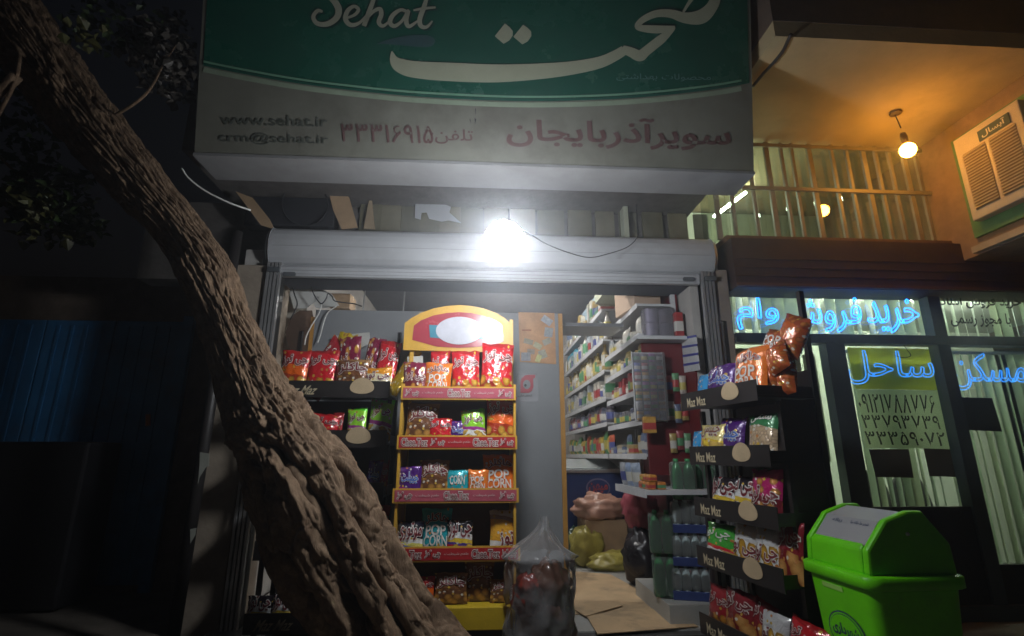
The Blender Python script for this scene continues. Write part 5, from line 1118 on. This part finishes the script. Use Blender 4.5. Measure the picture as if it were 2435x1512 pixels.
# price cards with blue lines
t = thing('price_list', 'white price list with blue lines beside the right guide rail', 'price list', onx(1640, 880, 1.60))
BLN = mat('line_blue', (.05, .06, .3), .5); CWH = mat('list_white', (.5, .51, .52), .5)
for k in range(4):
    y_ = 800 + k * 21
    A_ = [onx(1607 + k * 3, y_ + 6, 1.597), onx(1655 + k * 2, y_ - 2, 1.597), onx(1658 + k * 2, y_ + 17, 1.597), onx(1610 + k * 3, y_ + 24, 1.597)]
    MB().slab(A_, (.002, 0, 0)).build('card', CWH, t)
    MB().slab([onx(1607 + k * 3, y_ + 4, 1.594), onx(1655 + k * 2, y_ - 4, 1.594), onx(1655 + k * 2, y_ + 1, 1.594), onx(1607 + k * 3, y_ + 9, 1.594)], (.002, 0, 0)).build('blue_line', BLN, t)
for k in range(9):
    o = bpy.data.objects.new('hanging_packet', GM['pouch']); col.objects.link(o); o.location = (1.46 + .055 * (k % 3), 3.9, 1.12 + .22 * (k // 3) + .02 * (k % 2)); o.rotation_euler = (0, 0, R(90)); o.scale = (.8, .55, .95)
    o.color = (*[(.4, .3, .1), (.3, .05, .06), (.12, .3, .14), (.45, .4, .36), (.1, .12, .2)][k % 5], 1)
    tag(o, ['mustard', 'maroon', 'leaf green', 'cream', 'navy'][k % 5] + ' packet hooked on the dark red end board', 'packet', 'packets hooked on the red board')
# hanging sachet display
YD = 3.84
t = thing('sachet_display', 'hanging clear display full of small sachets before the shelves', 'display', at(1540, 1002, YD))
a = at(1504, 838, YD); b = at(1588, 1000, YD)
MB().box(a.x, b.x, YD + .03, YD + .034, b.z, a.z).build('back_sheet', mat('sheet_grey', (.16, .16, .18), .4), t)
for x in (a.x, b.x): MB().tube([(x, YD + .03, b.z - .01), (x, YD + .03, a.z + .01)], .006, 6).build('frame_bar', SHF, t)
for z in (a.z, b.z): MB().tube([(a.x, YD + .03, z), (b.x, YD + .03, z)], .006, 6).build('frame_bar', SHF, t)
random.seed(9); nx, nz_ = 4, 7
for i in range(nz_):
    for j in range(nx):
        c = random.choice([(.2, .16, .2), (.42, .12, .14), (.12, .16, .42), (.6, .36, .1), (.5, .48, .5), (.3, .1, .32), (.1, .1, .12)])
        o = link('sachet', GM['pouch'], t); o.matrix_parent_inverse = Matrix.Translation(t.location).inverted()
        o.location = (a.x + (j + .5) * (b.x - a.x) / nx, YD + .01, b.z + (i + .05) * (a.z - b.z) / nz_); o.rotation_euler = (random.uniform(-.05, .05), 0, R(90)); o.scale = (.6, .62 * (b.x - a.x) / nx / .075, .9 * (a.z - b.z) / nz_ / .15); o.color = (*c, 1)
MB().box(a.x - .004, b.x + .004, YD - .02, YD - .018, b.z, a.z).build('clear_cover', film('cover_film', (.96, .96, .98), .88, .1, .5, 14), t)
p = at(1544, 1020, 3.80); pack('hanging_packet', 'orange packet hanging below the sachet display', 'packet', (p.x, 3.80, p.z - .03), (.1, .03, .12), (.5, .28, .06))
tag(MB().tube([(p.x, 3.80, p.z + .07), (at(1544, 995, 3.86).x, 3.87, b.z + .005)], .003, 5).build('hanging_string', CB), 'short string between sachet display and orange packet', 'string')
# low counter shelf with packets and orange boxes
YC0, YC1 = 3.55, 4.35; zc = .875
t = thing('low_counter', 'low white edged counter shelf inside the doorway', 'counter', (1.35, 3.95, FZ))
MB().box(1.12, 1.60, YC0, YC1, zc - .03, zc).build('top', SHF, t); MB().box(1.112, 1.119, YC0, YC1, zc - .05, zc + .004).build('edge', WHITE, t)
for y_ in (YC0 + .02, YC1 - .05): MB().box(1.52, 1.58, y_, y_ + .03, FZ, zc - .031).build('leg', mat('counter_dark', (.03, .02, .022), .6), t)
MB().box(1.585, 1.60, YC0 + .2, YC1, FZ + .2, zc - .031).build('back_board', REDP, t)
random.seed(31)
for k in range(6): pack('snack_box', 'small orange box on the low counter', 'box', (1.17 + .07 * (k % 2), 3.62 + .075 * (k // 2), zc + .001 + (.0)), (.06, .07, .05), (.55, .2, .04), group='orange boxes on the low counter')
for k in range(3): pack('snack_box', 'small orange box stacked in the second layer', 'box', (1.18, 3.62 + .075 * k, zc + .053), (.06, .07, .045), (.6, .28, .05), group='second layer of orange boxes')
for k in range(5):
    o = bpy.data.objects.new('packet', GM['pouch']); col.objects.link(o); o.location = (1.17 + .02 * (k % 2), 3.9 + .08 * k, zc + .001); o.scale = (1.2, 1.1, 1.15); o.rotation_euler = (0, -.1, .3); c = [(.3, .36, .46), (.42, .44, .46), (.26, .34, .5), (.2, .2, .22), (.38, .4, .44)][k]; o.color = (*c, 1)
    tag(o, 'grey blue packet standing on the low counter', 'packet', 'packets on the low counter')
# ---- freezer
pf = onz(1360, 1330, FZ); YFz = 5.7
fa = at(1346, 1115, YFz); fb = at(1480, 1115, YFz)
t = thing('chest_freezer', 'dark blue ice cream chest freezer at the back of the aisle', 'freezer', ((fa.x + fb.x) / 2, YFz + .3, FZ))
FRB = mat('freezer_blue', (.025, .05, .16), .35, var=.08)
MB().box(fa.x - .3, fb.x, YFz, YFz + .6, FZ + .03, .92).build('body', FRB, t, bevel=.02)
MB().box(fa.x - .31, fb.x + .01, YFz - .012, YFz + .61, .921, .955).build('rim', ALU, t, bevel=.006)
MB().slab([(fa.x - .28, YFz + .02, .956), (fb.x - .02, YFz + .02, .956), (fb.x - .02, YFz + .58, 1.05), (fa.x - .28, YFz + .58, 1.05)], (0, 0, .012)).build('lid', film('lid_glass', (.8, .85, .85), .6, .08), t)
FC = at(1422, 1160, YFz - .004)
MB().slab([Vector((FC.x + .13 * math.cos(R(a_)), YFz - .004, FC.z + .10 * math.sin(R(a_)))) for a_ in range(0, 360, 15)], (0, .003, 0)).build('logo_oval', mat('logo_rim', (.22, .2, .3), .4), t)
MB().slab([Vector((FC.x + .118 * math.cos(R(a_)), YFz - .007, FC.z + .085 * math.sin(R(a_)))) for a_ in range(0, 360, 15)], (0, .002, 0)).build('logo_field', FRB, t)
lettering('میهن', lambda a_, b_: Vector((FC.x - .10 + .2 * a_, YFz - .009, FC.z - .05 + .10 * b_)), mat('logo_red', (.42, .07, .06), .4), t, .03)
# lumpy soft shapes
def lump(name, label, cat, c, s, m, amp=.2, fr=2.5, seed=0, n=26, flat=.0, parent=None):
    mb = MB(); N_, M_ = n, n * 2 // 3; vs = []
    for i in range(M_ + 1):
        ph = math.pi * i / M_
        for j in range(N_):
            th = 2 * math.pi * j / N_
            d = Vector((math.sin(ph) * math.cos(th), math.sin(ph) * math.sin(th), math.cos(ph)))
            r = 1 + amp * noise.fractal(d * fr + Vector((seed, seed * 2, 0)), 1, 2, 3) + amp * .5 * abs(noise.noise(d * fr * 3 + Vector((seed, 0, 5))))
            v = Vector((d.x * r * s[0], d.y * r * s[1], max(-1 + flat, d.z * r) * s[2] + s[2] * (1 - flat)))
            vs.append(v + Vector(c))
    mb.add(vs, [(i * N_ + j, (i + 1) * N_ + j, (i + 1) * N_ + (j + 1) % N_, i * N_ + (j + 1) % N_) for i in range(M_) for j in range(N_)])
    o = mb.build(name, m, parent, True)
    if parent is None: tag(o, label, cat)
    return o
def gp(x, y): return onz(x, y, FZ)
g1 = gp(1435, 1352)
p = gp(1440, 1350)
bx = boxthing('cardboard_box', 'plain brown carton under the peach bundle in the aisle', 'box', KRAFT, (p.x + .03, p.y + .25, FZ + .001), (.42, .38, .42), .06)
lump('plastic_bundle', 'peach coloured plastic bundle on the brown carton', 'bundle', (p.x + .01, p.y + .2, FZ + .424), (.26, .2, .13), mat('bundle_peach', (.46, .25, .18), .35, var=.15, coat=.3), .35, 2.2, 3, 34, .25)
g = gp(1392, 1345)
lump('yellow_sack', 'olive yellow sack slumped against the brown carton', 'sack', (g.x + .02, g.y + .0, FZ + .001), (.16, .13, .2), mat('sack_yellow', (.34, .29, .06), .4, var=.25, scale=14, coat=.3), .3, 2.0, 8, 30, .2)
lump('yellow_sack', 'flat olive yellow sack lying in front of the carton', 'sack', (g1.x + .1, g1.y - .05, FZ + .001), (.24, .12, .09), mat('sack_yellow', (.34, .29, .06), .4, var=.25, scale=14, coat=.3), .3, 2.0, 12, 30, .3)
g = gp(1368, 1342)
lump('green_bottle_sack', 'dark green bagged bottle beside the partition edge', 'bag', (g.x, g.y + .1, FZ + .001), (.07, .07, .17), mat('sack_green', (.03, .06, .035), .3, var=.2, coat=.3), .25, 2, 5, 20, .1)
g = gp(1545, 1400)
lump('rubbish_bag', 'black bulging bag below the red plastic sack', 'bag', (g.x, g.y + .12, FZ + .001), (.17, .17, .24), mat('bag_black', (.014, .012, .015), .3, var=.3), .22, 2.2, 15, 30, .15)
lump('red_sack', 'dull red plastic sack on top of the black bag', 'sack', (g.x + .0, g.y + .16, FZ + .44), (.13, .13, .19), mat('sack_red', (.28, .05, .07), .4, var=.25, coat=.3), .35, 2.6, 18, 30, .15)
g = gp(1508, 1345)
for k in range(3): boxthing('carton', 'pale carton in the stack behind the red sack', 'box', mat('carton_white', (.42, .38, .33), .75), (g.x + .04, g.y + .55, FZ + .001 + k * .232), (.2, .2, .23), 0, 'stack of pale cartons')
# water packs
BLUEW = mat('tray_blue', (.03, .05, .17), .4); PETG = film('bottle_clear', (.80, .92, .88), .62, .12)
GRNB = mat('bottle_green', (.08, .42, .16), .2, var=.15, trans=.3)
def bottle_mesh(h, r): return MB().lathe([(r * .8, 0), (r, .012), (r, h * .2), (r * .93, h * .3), (r, h * .4), (r, h * .62), (r * .85, h * .74), (r * .4, h * .9), (r * .36, h * .92), (r * .42, h * .925), (r * .42, h)], 12)
WB = bottle_mesh(.205, .03).mesh('bottle', mat('water_bottle', (.62, .72, .72), .18, var=.08, coat=.5), True); SB = bottle_mesh(.27, .038).mesh('bottle', GRNB, True)
LBW = mat('water_label', (.40, .47, .52), .4, var=.25, scale=30)
def water_pack(c, rz, label, me=WB, r=.036, nx=4, ny=3, h=.27, tray=True, grp='bottle packs by the doorway', wrapm=None):
    t = thing('bottle_pack', label, 'bottle pack', c, grp, (0, 0, rz), world=False)
    for i in range(nx):
        for j in range(ny):
            o = link('bottle', me, t); o.location = ((i - (nx - 1) / 2) * 2 * r, (j - (ny - 1) / 2) * 2 * r, .004)
    if tray: MB().box(-nx * r - .004, nx * r + .004, -ny * r - .004, ny * r + .004, 0, .055).build('tray', BLUEW, t, bevel=.004)
    MB().box(-nx * r - .006, nx * r + .006, -ny * r - .006, ny * r + .006, .056 if tray else .002, h * .94).build('wrap', wrapm or film('shrink_wrap', (.94, .97, .98), .88, .1, .5, 16), t, bevel=.02)
PZ = .18
struct(MB().box(1.22, 1.60, 3.56, 4.3, FZ + .001, PZ).build('floor_step', SHOPF))
ww = at(1664, 1440, 3.68); WX, WY = ww.x, 3.72
WRG = film('wrap_green', (.75, .92, .8), .9, .1, .5, 16)
for k in range(3): water_pack((WX + .012 * k, WY - .01 * k, PZ + .001 + .207 * k), -.3, ['bottom', 'middle', 'top'][k] + ' water pack with blue tray in the stack behind the doorway rack', WB, .03, 5, 3, .205)
water_pack((WX - .03, WY, PZ + .624), -.3, 'green soda pack on top of the water packs nearest the aisle', SB, .04, 2, 2, .27, False, wrapm=WRG)
water_pack((WX + .135, WY + .05, PZ + .624), -.3, 'second green soda pack on the water packs, partly behind the rack tray', SB, .04, 2, 2, .27, False, wrapm=WRG)
gx = at(1590, 1430, 3.75)
water_pack((gx.x, 3.78, PZ + .001), -.3, 'lower green soda pack beside the water stack', SB, .04, 2, 2, .27, False, wrapm=WRG)
water_pack((gx.x - .012, 3.77, PZ + .274), -.3, 'upper green soda pack beside the water stack', SB, .04, 2, 2, .27, False, wrapm=WRG)
# cardboard sheets on the floor
KR2 = mat('cardboard_worn', (.50, .35, .20), .85, var=.15, scale=5, bump=.1, bscale=80, dirt=.8)
def floor_sheet(q, z, label):
    P = [onz(x, y, FZ + z) for x, y in q]; tag(MB().slab(P, (0, 0, .004)).build('cardboard_sheet', KR2), label, 'cardboard')
floor_sheet([(1352, 1358), (1450, 1366), (1600, 1446), (1500, 1456), (1360, 1462)], .002, 'long flattened cardboard sheet leading into the aisle')
floor_sheet([(1392, 1462), (1578, 1446), (1660, 1490), (1420, 1508)], .008, 'flattened cardboard sheet at the door sill')
floor_sheet([(1345, 1400), (1440, 1392), (1480, 1440), (1392, 1466), (1348, 1440)], .014, 'small cardboard flap lying across the two floor sheets')
# ceiling tubes of the shop
for k, y in enumerate((4.7, 6.0)):
    t = thing('ceiling_lamp', ['ceiling tube lamp behind the lintel near the doorway', 'ceiling tube lamp deeper in the shop over the shelves'][k], 'lamp', (.3, y, 3.2))
    MB().box(-.35, .95, y - .04, y + .04, 3.245, 3.299).build('housing', WHITE, t); MB().tube([(-.3, y, 3.22), (.9, y, 3.22)], .016, 8).build('tube', glow('tube_shop', (1.0, .97, .92), L_SHOP), t, True)
# ================================================================== CLEAR SACK BY THE STAND
g = onz(1284, 1575, 0); SKc = Vector((at(1284, 1450, 3.0).x, 3.0, 0.004))
t = thing('clear_sack', 'big clear plastic sack with dark red packets beside the yellow stand', 'sack', SKc)
hS = at(1284, 1236, 3.0).z; rS = 84 * scl(at(1284, 1450, 3.0)); zS = at(1284, 1330, 3.0).z
mb = MB(); vs = []; NN = 64; MM = 48
for i in range(MM + 1):
    f = i / MM; z = f * hS
    q = max(0, (z - zS) / (hS - zS))
    r = rS * (1.02 - .05 * math.cos(f * 9)) if q <= 0 else rS * (.97 * (1 - q) ** 1.6 + .16 * (1 - q) + .05 + .30 * max(0, q - .72))
    if f < .06: r *= .8 + .2 * f / .06
    for j in range(NN):
        th = 2 * math.pi * j / NN; d = Vector((math.cos(th), math.sin(th), z * 4))
        cr_ = abs(noise.noise(Vector((d.x * 3.4, d.y * 3.4, z * 6)))); k = 1 + .16 * noise.noise(Vector((d.x * 1.8, d.y * 1.8, z * 5))) - .22 * cr_ + .10 * (1 if q > 0 else .3) * math.sin(th * 9 + z * 14)
        vs.append(SKc + Vector((math.cos(th) * r * k + (.03 * q * math.sin(z * 11)), math.sin(th) * r * k * .85, z + .02 * math.sin(th * 3) * q)))
mb.add(vs, [(i * NN + j, i * NN + (j + 1) % NN, (i + 1) * NN + (j + 1) % NN, (i + 1) * NN + j) for i in range(MM) for j in range(NN)])
mb.build('film', film('sack_film', (.97, .96, .97), .86, .16, .5, 14), t, True)
lump('contents', '', '', SKc + Vector((.02, 0, .01)), (rS * .82, rS * .7, .19), mat('contents_dark', (.11, .04, .028), .4, var=.5, scale=20, coat=.2), .25, 3, 2, 34, .1, t)
lump('contents', '', '', SKc + Vector((.05, .0, .30)), (rS * .62, rS * .55, .13), mat('contents_grey', (.13, .06, .04), .3, var=.3, coat=.3), .25, 3, 6, 26, .1, t)
lump('contents', '', '', SKc + Vector((-.07, -.06, .30)), (rS * .42, rS * .4, .10), mat('contents_red', (.22, .03, .02), .35, var=.6, scale=24, coat=.3), .3, 3, 9, 24, .1, t)
# ================================================================== GREEN BIN
ZR = .62
n0 = onz(2094, 1379, ZR); l0 = onz(1917, 1327, ZR); r0 = onz(2296, 1344, ZR)
ex = (n0 - l0); FW = ex.length; ex.normalize()
c0 = (n0 + l0) / 2; ey = Vector((-ex.y, ex.x, 0)); ey = ey if ey.dot(r0 - n0) > 0 else -ey
BDp = .45
rz = math.atan2(ex.y, ex.x); cb = c0 + ey * BDp / 2 + Vector((-.045, 0, 0))
t = thing('swing_bin', 'lime green swing bin with grey flap beside the doorway rack', 'bin', (cb.x, cb.y, 0.004), None, (0, 0, rz), world=False)
LIME = mat('bin_lime', (.13, .62, .002), .42, var=.12, scale=5, dirt=.38); FLAP = mat('bin_flap', (.30, .30, .31), .45, var=.05)
def rrect(w_, d_, r_, z, n=5):
    out = []
    for cx, cy, a0 in ((w_ / 2 - r_, d_ / 2 - r_, 0), (-w_ / 2 + r_, d_ / 2 - r_, 90), (-w_ / 2 + r_, -d_ / 2 + r_, 180), (w_ / 2 - r_, -d_ / 2 + r_, 270)):
        for k in range(n + 1): a_ = R(a0 + 90 * k / n); out.append(Vector((cx + r_ * math.cos(a_), cy + r_ * math.sin(a_), z)))
    return out
def loft(rings, cap=True):
    mb = MB(); n = len(rings[0]); mb.add([v for r_ in rings for v in r_], [(i * n + j, i * n + (j + 1) % n, (i + 1) * n + (j + 1) % n, (i + 1) * n + j) for i in range(len(rings) - 1) for j in range(n)] + ([tuple(range(n))[::-1], tuple(range((len(rings) - 1) * n, len(rings) * n))] if cap else []))
    return mb
loft([rrect(FW * .74, BDp * .72, .04, 0), rrect(FW * .75, BDp * .74, .045, .02), rrect(FW * .90, BDp * .90, .05, ZR - .06), rrect(FW * .91, BDp * .91, .05, ZR - .045)]).build('body', LIME, t, True)
lid = loft([rrect(FW * .96, BDp * .96, .055, ZR - .05), rrect(FW, BDp, .06, ZR - .045), rrect(FW, BDp, .06, ZR - .005), rrect(FW * .97, BDp * .97, .055, ZR), rrect(FW * .90, BDp * .90, .05, ZR + .004)], True).build('lid_rim', LIME, t, True)
Lw = FW * .86; fd = BDp * .88 / 2
pro = [(-fd, ZR), (-fd * .96, ZR + .10), (-fd * .45, ZR + .215), (fd * .1, ZR + .25), (fd * .45, ZR + .25), (fd * .96, ZR + .12), (fd, ZR)]
mb = MB(); e_ = .035
# hood: two side walls and front/back aprons around the flap opening
for sx in (-1, 1):
    xo_, xi_ = sx * Lw / 2, sx * (Lw / 2 - e_)
    mb.slab([(xo_, y, z) for y, z in pro], (xi_ - xo_, 0, 0))
mb.slab([(-Lw / 2 + e_, -fd, ZR), (-Lw / 2 + e_, -fd * .96, ZR + .10), (-Lw / 2 + e_, -fd * .86, ZR + .122), (-Lw / 2 + e_, -fd * .82, ZR)], (Lw - 2 * e_, 0, 0))
mb.slab([(-Lw / 2 + e_, fd, ZR), (-Lw / 2 + e_, fd * .96, ZR + .12), (-Lw / 2 + e_, fd * .86, ZR + .14), (-Lw / 2 + e_, fd * .82, ZR)], (Lw - 2 * e_, 0, 0))
mb.build('hood', LIME, t, bevel=.012)
fl = MB(); xo_ = Lw / 2 - e_ - .004
fl.slab([(-xo_, -fd * .87, ZR + .105), (-xo_, -fd * .45, ZR + .205), (-xo_, -fd * .45, ZR + .192), (-xo_, -fd * .84, ZR + .095)], (2 * xo_, 0, 0))
fl.slab([(-xo_, -fd * .449, ZR + .205), (-xo_, fd * .1, ZR + .243), (-xo_, fd * .1, ZR + .23), (-xo_, -fd * .449, ZR + .192)], (2 * xo_, 0, 0))
fl.slab([(-xo_, fd * .101, ZR + .243), (-xo_, fd * .86, ZR + .13), (-xo_, fd * .84, ZR + .118), (-xo_, fd * .101, ZR + .23)], (2 * xo_, 0, 0))
flap = fl.build('flap', FLAP, t)
INK = mat('bin_ink', (.015, .03, .10), .5)
def slope(a_, b_, v0, v1, u0, u1): 
    v = v0 + (v1 - v0) * b_; return Vector((-xo_ + 2 * xo_ * (u0 + (u1 - u0) * a_), -fd * .87 + (fd * .42) * v, ZR + .107 + .1 * v))
lettering('زباله', lambda a_, b_: slope(a_, b_, .72, .88, .18, .38), INK, flap, .02); lettering('شهر ما خانه ما', lambda a_, b_: slope(a_, b_, .72, .88, .55, .88), INK, flap, .02)
MB().sphere((Lw / 2 + .002, 0, ZR + .16), .008, 10, 6).build('pivot', ALU, t, True); MB().sphere((-Lw / 2 - .002, 0, ZR + .16), .008, 10, 6).build('pivot', ALU, t, True)
def face(a_, b_, k=.003):       # on the sloping front face, a: -1..1 across, b: height
    f = b_ / (ZR - .06); hd_ = (BDp * .74 + (BDp * .90 - BDp * .74) * f) / 2
    return Vector((a_ * FW * .40, -hd_ - k, b_))
MB().slab([face(-.55, ZR - .075), face(.15, ZR - .075), face(.15, ZR - .095), face(-.55, ZR - .095)], (0, .004, 0)).build('latch', mat('bin_lime_pale', (.30, .58, .12), .4), t)
for rr, m_, k_ in ((1.0, INK, .003), (.93, LIME, .0045), (.86, INK, .006), (.83, LIME, .0075)):
    MB().add([face(.02 + .62 * rr * math.cos(R(a_)), .36 + .085 * rr * math.sin(R(a_)), k_) for a_ in range(0, 360, 10)], [tuple(range(36))]).build('emblem', m_, t)
lettering('شهرداری', lambda a_, b_: face(-.42 + .86 * a_, .345 + .05 * b_, .009), INK, t, .03)
lettering('شهر ما خانه ما', lambda a_, b_: face(-.5 + 1.0 * a_, .22 + .03 * b_, .004), INK, t, .01)

# ================================================================== ADDED GLARE VOLUME, imitates lens glare round the bulbs
hz = MB().box(-26, 26, -26, 26, -1, 7.6).mesh('glare_haze'); hm = bpy.data.materials.new('glare_haze'); hm.use_nodes = True
hn = hm.node_tree; hn.nodes.remove(hn.nodes['Principled BSDF']); pv_ = hn.nodes.new('ShaderNodeVolumePrincipled')
pv_.inputs['Color'].default_value = (.9, .93, 1, 1); pv_.inputs['Density'].default_value = GLARE_HAZE; pv_.inputs['Anisotropy'].default_value = .86
hn.links.new(pv_.outputs[0], hn.nodes['Material Output'].inputs['Volume']); hz.materials.append(hm)
struct(link('glare_haze', hz), 'stuff')
